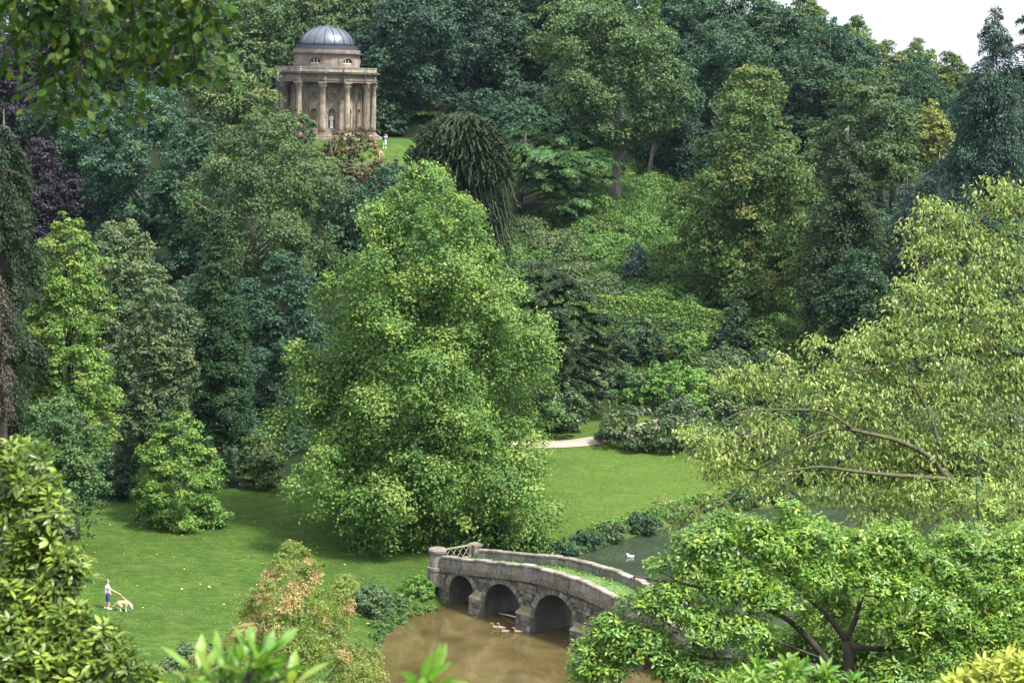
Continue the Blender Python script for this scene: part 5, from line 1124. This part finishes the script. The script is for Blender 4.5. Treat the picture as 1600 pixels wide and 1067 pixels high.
# the grassy, weedy edge of the water
def bank_strip(pts, n, r0, r1, leaf, off):
    pts = np.array(pts, float); sg = np.linalg.norm(np.diff(pts, axis=0), axis=1); cs = np.concatenate([[0], np.cumsum(sg)]); m = int(cs[-1] / .38)
    u = rng.uniform(0, cs[-1], m); MX = np.interp(u, cs, pts[:, 0]) + rng.normal(0, .25, m) + off[0]; MY = np.interp(u, cs, pts[:, 1]) + rng.normal(0, .25, m) + off[1]; MR = rng.uniform(r0, r1, m)
    mi = rng.integers(0, m, n); v = unit(rng.normal(size=(n, 3)) + UP * .6); v[:, 2] = np.abs(v[:, 2])
    P = np.column_stack([MX[mi], MY[mi], np.maximum(tz(MX, MY)[mi], 0) - .02]) + v * (MR[mi] * rng.uniform(.6, 1.1, n))[:, None]
    obj('bank_vegetation', rhomb_mesh('bank_vegetation', leaves4(P, unit(v + rng.normal(size=(n, 3)) * .5), rng.uniform(.12, .26, n), .5, rng), np.clip(.5 * rng.random(n) + .5 * rng.random(m)[mi], 0, 1), (rng.random(n) < .1) * .7), LM[leaf], kind='stuff')
bank_strip([(2.4, 131.3), (4.9, 132.6), (7, 136), (9.6, 139.5), (12.6, 143.2), (16.3, 147.8), (22.5, 150.7), (35, 153)], 16000, .3, .75, 'oak', (-.35, .45))
bank_strip([(7, 136.4), (9.6, 139.9), (12.6, 143.6), (16.3, 148.2), (22.5, 151.1)], 7000, .4, .8, 'fresh', (-.8, .9))
bank_strip([(-8.4, 102.6), (-7.9, 106), (-6.9, 112.2), (-5.4, 116.5), (-3.9, 118.8)], 6000, .15, .4, 'lime', (-.35, .1))
# ------------------------------------------------------------------ foreground plants: real leaves
LT = np.array([(0, 2, 1), (0, 3, 2), (1, 2, 5), (1, 5, 4), (2, 3, 6), (2, 6, 5), (4, 5, 7), (5, 6, 7)])
def leaf8(P, D, Nn, ln, wd, fold=.18, curl=.18):
    """P base, D direction, Nn upper side. 8 verts a leaf"""
    D = unit(D); Nn = unit(Nn - D * np.sum(Nn * D, 1, keepdims=True)); B = np.cross(Nn, D); ln = ln[:, None]; wd = wd[:, None] * .5
    def at(u, v): return P + D * ln * u + B * wd * v + Nn * (np.abs(v) * fold * wd - curl * ln * u * u)
    return np.stack([at(0, 0), at(.32, .86), at(.34, 0), at(.32, -.86), at(.68, .84), at(.7, 0), at(.68, -.84), at(1, 0)], 1)
def leaf8_mesh(name, V, rnd, tip):
    n = len(V); Fc = (np.arange(n)[:, None, None] * 8 + LT[None]).reshape(-1, 3)
    return mesh_np(name, V.reshape(-1, 3), Fc, 3, False, {'rnd': np.repeat(rnd, 8), 'tip': np.repeat(tip, 8)})
_ul = {}
def unit_leaf(key, mat, rnd, tip, asp, fold, curl):
    if key not in _ul:
        me = leaf8_mesh('leaf', leaf8(np.zeros((1, 3)), np.array([[0, 1., 0]]), np.array([[0, 0, 1.]]), np.array([1.]), np.array([asp]), fold, curl), np.array([rnd]), np.array([tip]))
        me.materials.append(mat); _ul[key] = me
    return _ul[key]
def leafy(t, crown, mat, P, D, Nn, ln, asp, rnd, tip, fold=.18, curl=.18, nparts=300):
    """all the leaves of one plant: the largest ones in view as single leaves, the rest one mesh"""
    org = np.array(t.location); mid = P + unit(D) * ln[:, None] * .5
    px, py, k = proj(mid)
    inside = (px > -5) & (px < 1605) & (py > -5) & (py < 1072)
    key = (np.clip(px, -5, 1605).astype(int) // 4) * 1000 + np.clip(py, -5, 1100).astype(int) // 4
    o = np.argsort(k); _, first = np.unique(key[o], return_index=True); vis = np.zeros(len(P), bool); vis[o[first]] = True
    facing = np.abs(np.sum(unit(Nn) * unit(mid - EYE), 1))
    score = np.where(inside & vis, ln * ln * asp * (.15 + facing) / k ** 2, 0)
    pick = np.argsort(-score)[:nparts]; pick = pick[score[pick] > 0]
    rest = np.ones(len(P), bool); rest[pick] = False
    V = leaf8(P - org, D, Nn, ln, ln * asp, fold, curl)
    obj(crown, leaf8_mesh(crown, V[rest], rnd[rest], tip[rest]), mat, t, 'stuff')
    D1 = unit(D); N1 = unit(Nn - D1 * np.sum(Nn * D1, 1, keepdims=True)); B1 = np.cross(D1, N1)
    for i in pick:
        r = min(2, int(rnd[i] * 3)); q = 0 if tip[i] < .25 else (1 if tip[i] < .6 else 2)
        me = unit_leaf((mat.name, r, q, round(asp, 2)), mat, (r + .5) / 3, (0, .45, .85)[q], asp, fold, curl)
        lf = bpy.data.objects.new('leaf', me); COL.objects.link(lf); lf.parent = t
        b, d, n, s = B1[i], D1[i], N1[i], ln[i]; p = P[i] - org
        lf.matrix_local = Matrix(((b[0] * s, d[0] * s, n[0] * s, p[0]), (b[1] * s, d[1] * s, n[1] * s, p[1]), (b[2] * s, d[2] * s, n[2] * s, p[2]), (0, 0, 0, 1)))
def lobes_tufts(rng, lobes, dens, flat=.8, up=.55, cam=.35, depthk=1.):
    """tuft points and outward directions over a set of lobes (px, py, distance, radius in px)"""
    C_, V_, R_, I_ = [], [], [], []
    for i, (px, py, d, rp) in enumerate(lobes):
        c = atY(px, py, d); r = rp * d / F; n = max(4, int(dens * (rp / 60) ** 2))
        v = unit(rng.normal(size=(n, 3)) + UP * up + np.array([0, -cam, 0]))
        p = c + v * r * rng.uniform(.45, 1.08, n)[:, None] * np.array([1, depthk, flat])
        C_.append(p); V_.append(v); R_.append(np.full(n, r)); I_.append(np.full(n, i))
    return map(np.concatenate, (C_, V_, R_, I_))
def rosette(rng, TC, TV, k, ln, spread=.35, rise=.3, upw=.6):
    """k leaves radiating from each tuft"""
    n = len(TC); ax = unit(TV * .55 + UP * upw + rng.normal(size=(n, 3)) * .3)
    ref = unit(np.cross(ax, rng.normal(size=(n, 3)))); bi = np.cross(ax, ref)
    j = np.arange(k); a = (2 * PI * j / k)[None, :] + rng.uniform(0, 6.28, (n, 1)) + rng.normal(0, .25, (n, k))
    rad = np.cos(a)[..., None] * ref[:, None] + np.sin(a)[..., None] * bi[:, None]
    D = rad + ax[:, None] * (rise + rng.normal(0, .25, (n, k)))[..., None]; Nn = ax[:, None] - rad * rise
    P = TC[:, None] + ax[:, None] * rng.uniform(-.35, .1, (n, k))[..., None] * ln + rad * .02
    return P.reshape(-1, 3), D.reshape(-1, 3), np.broadcast_to(Nn, D.shape).reshape(-1, 3)
def branches(t, polys, mat, twigs=()):
    org = np.array(t.location); mb = MB()
    for pts, r0, r1 in polys:
        q = [np.array(p, float) - org for p in pts]; m = len(q)
        if m > 2:                                # round the corners
            tt = np.linspace(0, m - 1, (m - 1) * 4 + 1); q2 = np.stack([np.interp(tt, range(m), [p[k] for p in q]) for k in range(3)], 1)
            for _ in range(3): q2[1:-1] = (q2[:-2] + 2 * q2[1:-1] + q2[2:]) / 4
            q = list(q2)
        mb.tube(q, list(np.linspace(r0, r1, len(q))), 8 if r0 > .04 else 5)
    obj('trunk', mb.mesh('trunk', True), mat, t)
    tw = MB()
    for a, b, r in twigs:
        a = np.array(a) - org; b = np.array(b) - org; m = (a + b) / 2; m[2] += .05 * np.linalg.norm(b - a); tw.tube([a, m, b], [r, r * .7, r * .4], 4, cap=False)
    if tw.v: obj('twigs', tw.mesh('twigs', True), mat, t, 'stuff')
def B(pts, r0, r1): return ([atY(*p) for p in pts], r0, r1)
def nearest_on(polys, p):
    best = None
    for pts, _, _ in polys:
        for q in pts:
            q = np.array(q); d = np.linalg.norm(q - p)
            if best is None or d < best[0]: best = (d, q)
    return best[1]

# --- right: tree with pale drooping leaves
LM['droop'] = leaf_mat('pale_drooping_leaves', (.085, .14, .03), (.215, .275, .08), (.42, .45, .18), trans=.36, rough=.42)
def drooping_tree():
    rng = rs(); d = 48; bx = atY(1660, 900, d); g = gz(bx[0], d)
    t = thing('drooping_tree', 'large tree with pale hanging leaves spreading in from the right edge', 'tree', (bx[0], d, g))
    main = [B([(1662, 1400, d), (1650, 1000, d), (1625, 860, d)], .30, .24), B([(1625, 860, d), (1580, 815, d - .5), (1520, 775, d - 1), (1480, 748, d - 1), (1455, 712, d - 1), (1400, 686, d - 1.2), (1355, 677, d - 1.3), (1310, 666, d - 1.4), (1262, 682, d - 1.5), (1225, 712, d - 1.5), (1180, 735, d - 1.4)], .10, .014),
            B([(1490, 750, d - 1), (1440, 745, d - 1.2), (1400, 743, d - 1.4), (1330, 736, d - 1.8), (1280, 727, d - 2), (1225, 738, d - 2), (1170, 752, d - 2)], .07, .012),
            B([(1482, 748, d - 1), (1466, 690, d - .8), (1455, 650, d - .6), (1430, 605, d - .5), (1408, 568, d - .5), (1395, 530, d - .5)], .055, .012),
            B([(1600, 825, d + .3), (1588, 740, d + .6), (1580, 640, d + .8), (1555, 540, d + 1), (1530, 450, d + 1), (1500, 380, d + 1), (1560, 310, d + 1)], .10, .015),
            B([(1575, 600, d + .9), (1530, 560, d + .3), (1490, 548, d), (1440, 555, d - .2)], .06, .02), B([(1610, 610, d), (1580, 590, d), (1560, 560, d), (1535, 520, d)], .06, .02),
            B([(1330, 668, d - 1.4), (1290, 640, d - 1.5), (1230, 640, d - 1.6), (1150, 640, d - 1.7), (1090, 690, d - 1.8)], .04, .012), B([(1275, 680, d - 1.5), (1250, 720, d - 1.6), (1222, 770, d - 1.7)], .03, .01),
            B([(1405, 570, d - .5), (1340, 580, d - .8), (1270, 590, d - 1), (1220, 585, d - 1.2), (1150, 585, d - 1.3)], .035, .01), B([(1620, 870, d - .5), (1590, 840, d - 1), (1540, 800, d - 1.5)], .10, .05),
            B([(1185, 735, d - 1.4), (1130, 790, d - 1.6), (1080, 800, d - 1.7), (1020, 785, d - 1.8)], .025, .008)]
    lob = [(1092, 690, 1.8, 38), (1140, 605, 1.5, 34), (1175, 590, 1.4, 34), (1215, 600, 1.3, 42), (1195, 680, 1.6, 55), (1130, 735, 1.7, 40), (1180, 760, 1.8, 36), (1130, 712, 1.7, 45), (1245, 740, 1.6, 60), (1290, 610, 1.3, 60), (1290, 690, 1.5, 55), (1345, 560, .8, 55), (1345, 640, 1.2, 55),
           (1400, 530, .6, 58), (1395, 610, .6, 55), (1430, 470, .3, 52), (1455, 400, -.5, 50), (1490, 360, -.8, 46), (1560, 310, -1, 42), (1595, 340, -1, 50), (1540, 400, -.8, 60), (1590, 440, -.8, 62), (1500, 470, 0, 60), (1560, 520, 0, 62), (1480, 550, .2, 62), (1600, 590, .4, 60),
           (1540, 620, .4, 65), (1460, 630, .6, 58), (1400, 690, 1, 55), (1350, 740, 1.4, 50), (1310, 770, 1.6, 40), (1440, 720, 1, 60), (1500, 690, .8, 60), (1570, 700, .5, 62), (1420, 790, 1.4, 52), (1370, 800, 1.5, 45), (1600, 760, .5, 55), (1480, 790, 1.2, 50), (1545, 800, 2.4, 42), (1590, 835, 2.4, 42), (1505, 770, 2.2, 34), (1440, 765, 2.2, 30), (1570, 770, 2.2, 36),
           (1040, 785, 1.8, 16), (1075, 800, 1.8, 20), (1110, 795, 1.8, 22), (1060, 830, 1.8, 16), (1450, 330, -.7, 28), (1270, 540, 1, 22), (1420, 360, -.6, 24), (1220, 560, 1.3, 18)]
    lobes = [(a, b, d - c + .7, r) for a, b, c, r in lob]
    TC, TV, TR, TI = lobes_tufts(rng, lobes, 160, .85, .35, .3)
    n = len(TC); k = 8
    P = np.repeat(TC, k, 0) + rng.normal(size=(n * k, 3)) * np.array([.12, .12, .07])
    v = np.repeat(TV, k, 0); hz = rng.normal(size=(n * k, 3)) + v * .7; hz[:, 2] = 0
    D = unit(hz) * .85 - UP * rng.uniform(-.1, .95, n * k)[:, None]; Nn = unit(hz) * .7 + UP * 1.0 + rng.normal(size=(n * k, 3)) * .2
    rnd = np.clip(.6 * rng.random(n * k) + .4 * np.repeat(rng.random(n), k), 0, 1); tip = (np.repeat(rng.random(n), k) < .3) * rng.uniform(.1, .9, n * k)
    leafy(t, 'crown', LM['droop'], P, D, Nn, rng.uniform(.08, .145, n * k), .42, rnd, tip, .3, .3)
    tw = []
    for i, (a, b, dd, r) in enumerate(lobes):
        c = atY(a, b, dd); q = nearest_on(main, c); tw.append((q, c, .022))
        for j in np.where(TI == i)[0][::8]: tw.append((c, TC[j], .007))
    branches(t, main, BK['moss'], tw)
drooping_tree()

# --- bottom right: bright magnolia
LM['magnolia'] = leaf_mat('bright_magnolia_leaves', (.05, .125, .018), (.14, .255, .035), (.32, .42, .07), trans=.36, rough=.38, spec=.45)
def magnolia():
    rng = rs(); d = 40; bx = atY(1335, 1100, d); g = gz(bx[0], d)
    t = thing('magnolia_tree', 'bright green spreading tree filling the lower right corner, dark forked trunk showing', 'tree', (bx[0], d, g))
    main = [B([(1338, 1405, d), (1334, 1090, d), (1322, 1000, d)], .16, .10), B([(1322, 1000, d), (1338, 965, d), (1346, 930, d + .2), (1370, 880, d + .4), (1400, 830, d + .6)], .07, .02), B([(1322, 1000, d), (1300, 968, d - .1), (1276, 946, d - .2), (1230, 900, d - .3), (1180, 860, d - .4)], .075, .02),
            B([(1334, 1095, d), (1292, 1030, d - .2), (1252, 985, d - .4), (1225, 962, d - .5), (1150, 930, d - .6), (1060, 910, d - .6), (990, 900, d - .5)], .09, .02), B([(1330, 1060, d), (1240, 1030, d - .4), (1180, 1034, d - .5), (1120, 1028, d - .6), (1030, 1020, d - .6), (950, 1010, d - .5)], .07, .02),
            B([(1325, 1010, d), (1390, 1015, d + .2), (1470, 1000, d + .2), (1540, 960, d + .3), (1600, 930, d + .3)], .07, .03), B([(1290, 1030, d - .2), (1230, 1008, d - .6), (1190, 990, d - .8)], .03, .012), B([(1470, 1000, d + .2), (1500, 930, d + .5), (1520, 870, d + .5)], .04, .015)]
    lob = [(960, 990, .5, 50), (1000, 945, .5, 40), (940, 1035, .5, 58), (1010, 1010, .6, 60), (1045, 940, .6, 52), (1075, 880, .4, 44), (1100, 980, .7, 58), (1110, 850, .4, 55), (1150, 910, .6, 60), (1170, 835, .3, 45), (1215, 855, .4, 55), (1070, 1050, .8, 55), (1170, 985, 1.0, 48),
           (1200, 930, .7, 52), (1270, 845, .2, 55), (1270, 900, .5, 50), (1330, 860, 0, 55), (1340, 910, .3, 50), (1390, 850, -.3, 55), (1400, 920, 0, 60), (1450, 880, -.4, 60), (1460, 960, .2, 60), (1500, 850, -.6, 50), (1510, 920, -.3, 62), (1560, 880, -.6, 60), (1580, 950, -.3, 62), (1540, 1000, .2, 60),
           (1590, 1030, .3, 60), (1480, 1035, .4, 58), (1420, 1000, .3, 45), (1400, 1060, .5, 50), (1140, 1060, 1.0, 46), (1210, 1070, 1.1, 42), (1030, 885, .3, 24), (1060, 845, .2, 18), (915, 1010, .5, 24), (915, 1055, .5, 30), (1235, 800, .2, 30), (1130, 815, .3, 26), (1600, 850, -.6, 50), (1260, 965, .5, 26), (1375, 965, .4, 34), (1250, 1010, -2, 60), (1340, 1000, -2.2, 60), (1300, 1060, -2, 60), (1400, 1040, -2, 60), (1190, 1020, -1.6, 60), (1300, 950, -1.6, 50), (1100, 930, -1.5, 60), (1480, 990, -1.6, 60), (1230, 880, -1.5, 60), (1350, 880, -1.6, 60), (1570, 1000, -1.6, 60)]
    lobes = [(a, b, d - c, r) for a, b, c, r in lob]
    TC, TV, TR, TI = lobes_tufts(rng, lobes, 230, .7, .7, .3)
    n = len(TC); k = 8; P, D, Nn = rosette(rng, TC, TV, k, .10, rise=.15); m = len(P)
    P = P + rng.normal(size=P.shape) * .035
    rnd = np.clip(.5 * rng.random(m) + .5 * np.repeat(rng.random(n), k), 0, 1); tip = (np.repeat(rng.random(n), k) < .25) * rng.uniform(.2, 1, m)
    leafy(t, 'crown', LM['magnolia'], P, D, Nn, rng.uniform(.075, .135, m), .46, rnd, tip, .2, .2)
    tw = []
    for i, (a, b, dd, r) in enumerate(lobes):
        c = atY(a, b + r * .3, dd); q = nearest_on(main, c); tw.append((q, c, .02))
        for j in np.where(TI == i)[0][::10]: tw.append((c, TC[j], .008))
    branches(t, main, BK['dark'], tw)
magnolia()
def sapling():
    rng = rs(); d = 43; bx = atY(1535, 1000, d); g = gz(bx[0], d)
    t = thing('sapling', 'slender fresh green tree rising between the pale drooping tree and the bright magnolia', 'tree', (bx[0], d, g))
    main = [B([(1540, 1450, d), (1537, 1000, d), (1532, 850, d), (1525, 760, d), (1530, 690, d)], .06, .012), B([(1533, 860, d), (1575, 800, d), (1600, 780, d)], .025, .01), B([(1530, 840, d), (1490, 800, d), (1470, 790, d)], .02, .01)]
    lobes = [(1528, 700, d, 24), (1520, 745, d, 34), (1545, 775, d - .2, 38), (1500, 800, d - .2, 40), (1560, 820, d - .3, 46), (1520, 850, d - .3, 50), (1590, 850, d - .3, 46), (1480, 830, d - .2, 34)]
    TC, TV, TR, TI = lobes_tufts(rng, lobes, 46, .8, .6, .3); n = len(TC); k = 7; P, D, Nn = rosette(rng, TC, TV, k, .12, rise=.35); m = len(P)
    rnd = rng.random(m); tip = (np.repeat(rng.random(n), k) < .35) * rng.uniform(.2, 1, m)
    leafy(t, 'crown', LM['magnolia'], P, D, Nn, rng.uniform(.08, .14, m), .44, rnd, tip, nparts=150)
    branches(t, main, BK['dark'], [(atY(a, b, dd), TC[j], .007) for i, (a, b, dd, r) in enumerate(lobes) for j in np.where(TI == i)[0][::4]])
sapling()

# --- left: rhododendron close to the camera, and the small sprays along the bottom edge
LM['rhodo_near'] = leaf_mat('near_rhododendron_leaves', (.035, .07, .014), (.12, .18, .028), (.27, .36, .05), trans=.36, rough=.33, spec=.5)
LM['rhodo_young'] = leaf_mat('young_rhododendron_leaves', (.07, .17, .022), (.13, .24, .04), (.26, .36, .07), trans=.45, rough=.4, spec=.4)
LM['yellow_near'] = leaf_mat('yellow_green_leaves', (.2, .26, .04), (.32, .36, .07), (.42, .42, .1), trans=.42, rough=.4)
def near_bush(label, cat, lobes, mat, dens, k, lnr, asp, tipp, base_px, d, name, nparts=300, rise=.4, flat=.85, up=.5):
    rng = rs(); bx = atY(base_px, 1000, d); g = gz(bx[0], d)
    t = thing(name, label, cat, (bx[0], d, g))
    TC, TV, TR, TI = lobes_tufts(rng, lobes, dens, flat, up, .3); n = len(TC)
    P, D, Nn = rosette(rng, TC, TV, k, lnr[1], rise=rise); m = len(P)
    rnd = np.clip(.6 * rng.random(m) + .4 * np.repeat(rng.random(n), k), 0, 1); upness = np.repeat(TV[:, 2], k)
    tip = (np.repeat(rng.random(n), k) < tipp) * rng.uniform(.3, 1, m)
    leafy(t, 'foliage', LM[mat], P, D, Nn, rng.uniform(*lnr, m), asp, rnd, tip, .15, .15, nparts)
    root = np.array([bx[0], d, g - .1]); main = []; tw = []
    for i, (a, b, dd, r) in enumerate(lobes):
        c = atY(a, b + r * .3, dd); mid = (root + c) / 2 + np.array([0, 0, .1]); main.append(([root, mid, c], .03, .012))
        for j in np.where(TI == i)[0][::2]: tw.append((c, TC[j], .006))
    branches(t, main, BK['dark'], tw)
near_bush('glossy yellow-green rhododendron close by at the left edge', 'shrub', [(20, 740, 15, 46), (55, 765, 15, 48), (15, 800, 15, 50), (70, 820, 14.8, 50), (40, 870, 14.8, 56), (105, 880, 14.7, 42), (20, 920, 14.7, 58), (75, 935, 14.6, 50), (30, 980, 14.5, 60), (105, 985, 14.4, 52), (165, 1000, 14.3, 40),
          (60, 1035, 14.3, 60), (140, 1045, 14.2, 55), (200, 1045, 14.1, 42), (225, 1065, 14, 36), (5, 1050, 14.3, 55), (90, 1070, 14.2, 50), (120, 900, 14.7, 26), (60, 710, 15, 26), (25, 705, 15.1, 26)], 'rhodo_near', 85, 8, (.062, .105), .36, .34, 40, 14.8, 'rhododendron')
near_bush('out-of-focus spray of long bright leaves at the bottom edge, left of centre', 'shrub', [(385, 1050, 6, 40), (420, 1062, 6, 36), (345, 1062, 6.1, 36), (300, 1075, 6.1, 30)], 'rhodo_young', 10, 6, (.09, .135), .28, .2, 385, 6, 'rhododendron_spray', 60, 1.0)
near_bush('out-of-focus leafy shoot at the bottom edge below the brown water', 'shrub', [(668, 1062, 6, 30)], 'rhodo_young', 14, 6, (.09, .13), .26, .2, 668, 6, 'rhododendron_spray', 40, 1.1)
near_bush('pale glossy rhododendron shoots at the bottom edge under the magnolia trunk', 'shrub', [(1180, 1055, 18, 26), (1230, 1050, 18, 28), (1285, 1058, 18, 26), (1150, 1068, 18, 22), (1330, 1070, 18, 20)], 'rhodo_young', 60, 7, (.10, .15), .3, .5, 1230, 18, 'rhododendron_spray', 120, .7)
near_bush('yellow-green leafy shoots in the bottom right corner', 'shrub', [(1545, 1058, 16, 36), (1590, 1050, 16, 38), (1500, 1070, 16, 26), (1620, 1065, 16, 36)], 'yellow_near', 60, 7, (.09, .14), .3, .6, 1560, 16, 'laurel_spray', 120, .7)

# --- top left: beech twigs hanging into view from a bough overhead
LM['beech'] = leaf_mat('beech_leaves', (.022, .055, .008), (.055, .105, .016), (.18, .22, .04), trans=.5, rough=.5)  # colour darkened to carry the shade on the backlit spray
def beech_spray():
    rng = rs(); d = 13
    t0 = atY(-60, -60, d)
    gx = atY(-420, 0, d)[0]; t = thing('overhanging_beech', 'beech bough hanging out-of-focus leafy twigs into the upper left corner', 'tree', (gx, d, gz(gx, d)))
    top = [np.array([gx, d, gz(gx, d) - .2]), atY(-420, 500, d), atY(-400, 0, d), atY(-250, -160, d), atY(-60, -130, d), atY(120, -110, d), atY(300, -120, d), atY(420, -100, d)]
    main = [(top[:4], .16, .09), (top[3:], .09, .02)]
    tw_px = [[(-30, -130), (10, -40), (20, 60), (30, 110)], [(60, -115), (75, 0), (85, 70), (92, 130)], [(60, -60), (90, 30), (75, 120), (50, 165)], [(95, -110), (110, 30), (110, 110), (85, 190)], [(130, -110), (150, 20), (160, 110), (185, 180)], [(160, -100), (200, 20), (230, 90), (230, 140)], [(200, -110), (240, -20), (265, 60), (280, 110)],
             [(250, -110), (275, -10), (300, 50), (310, 130)], [(260, -110), (290, -20), (318, 30), (328, 130)], [(30, -120), (50, 0), (30, 60), (5, 70)], [(180, -100), (170, 0), (190, 70), (200, 195)], [(120, -100), (135, 60), (120, 130), (110, 185)], [(300, -110), (315, -40), (325, 10), (330, 35)], [(220, -100), (215, 10), (240, 60), (255, 120)],
             [(150, -80), (180, 40), (215, 60), (260, 60)], [(40, -60), (60, 20), (120, 60), (150, 70)], [(230, -60), (250, 20), (290, 70), (335, 60)], [(-30, -60), (0, -10), (10, 20), (60, 30)], [(100, -60), (140, -10), (200, 0), (240, 30)], [(200, -60), (240, -10), (290, -5), (330, 10)], [(0, -60), (40, -20), (70, 10), (140, 40)]]
    Ps, Ds, Ns = [], [], []; tw = []
    for q in tw_px:
        dd = d + rng.uniform(-.5, .5); pts = [atY(a, b, dd + .1 * i) for i, (a, b) in enumerate(q)]; main.append((pts, .010, .003))
        A = np.array(pts); m = 84; u = rng.uniform(.25, 3, m); P = np.stack([np.interp(u, range(4), A[:, k]) for k in range(3)], 1)
        k = np.clip(u.astype(int), 0, 2); T = unit(A[k + 1] - A[k]); sd = unit(np.cross(T, rng.normal(size=(m, 3)) * .5 + np.array([0, -1, .4]))) * rng.choice([-1, 1], m)[:, None]
        off = sd * rng.uniform(0, .17, m)[:, None] + rng.normal(size=(m, 3)) * .03
        Ps.append(P + off); Ds.append(T * .6 + sd + rng.normal(size=(m, 3)) * .3 - UP * .2); Ns.append(np.array([0, -.5, .85]) + rng.normal(size=(m, 3)) * .45)
        for j in range(0, m, 3): tw.append((P[j], P[j] + off[j], .003))
    P, D, Nn = map(np.concatenate, (Ps, Ds, Ns)); m = len(P)
    leafy(t, 'foliage', LM['beech'], P, D, Nn, rng.uniform(.06, .095, m), .62, rng.random(m), (rng.random(m) < .12) * rng.uniform(.3, .9, m), .1, .1)
    branches(t, main, BK['dark'], tw)
beech_spray()
# ------------------------------------------------------------------ air: thin blue haze over the valley
def haze():
    m = bpy.data.materials.new('haze'); m.use_nodes = True; t = m.node_tree; t.nodes.clear()
    o = t.nodes.new('ShaderNodeOutputMaterial'); v = t.nodes.new('ShaderNodeVolumePrincipled')
    v.inputs['Color'].default_value = (.5, .72, 1, 1); v.inputs['Density'].default_value = .000035; v.inputs['Anisotropy'].default_value = .2
    t.links.new(v.outputs[0], o.inputs['Volume'])
    MB().box((-5200, -120, -4), (5200, 6200, 95)).build('haze', m, None, kind='stuff')
haze()
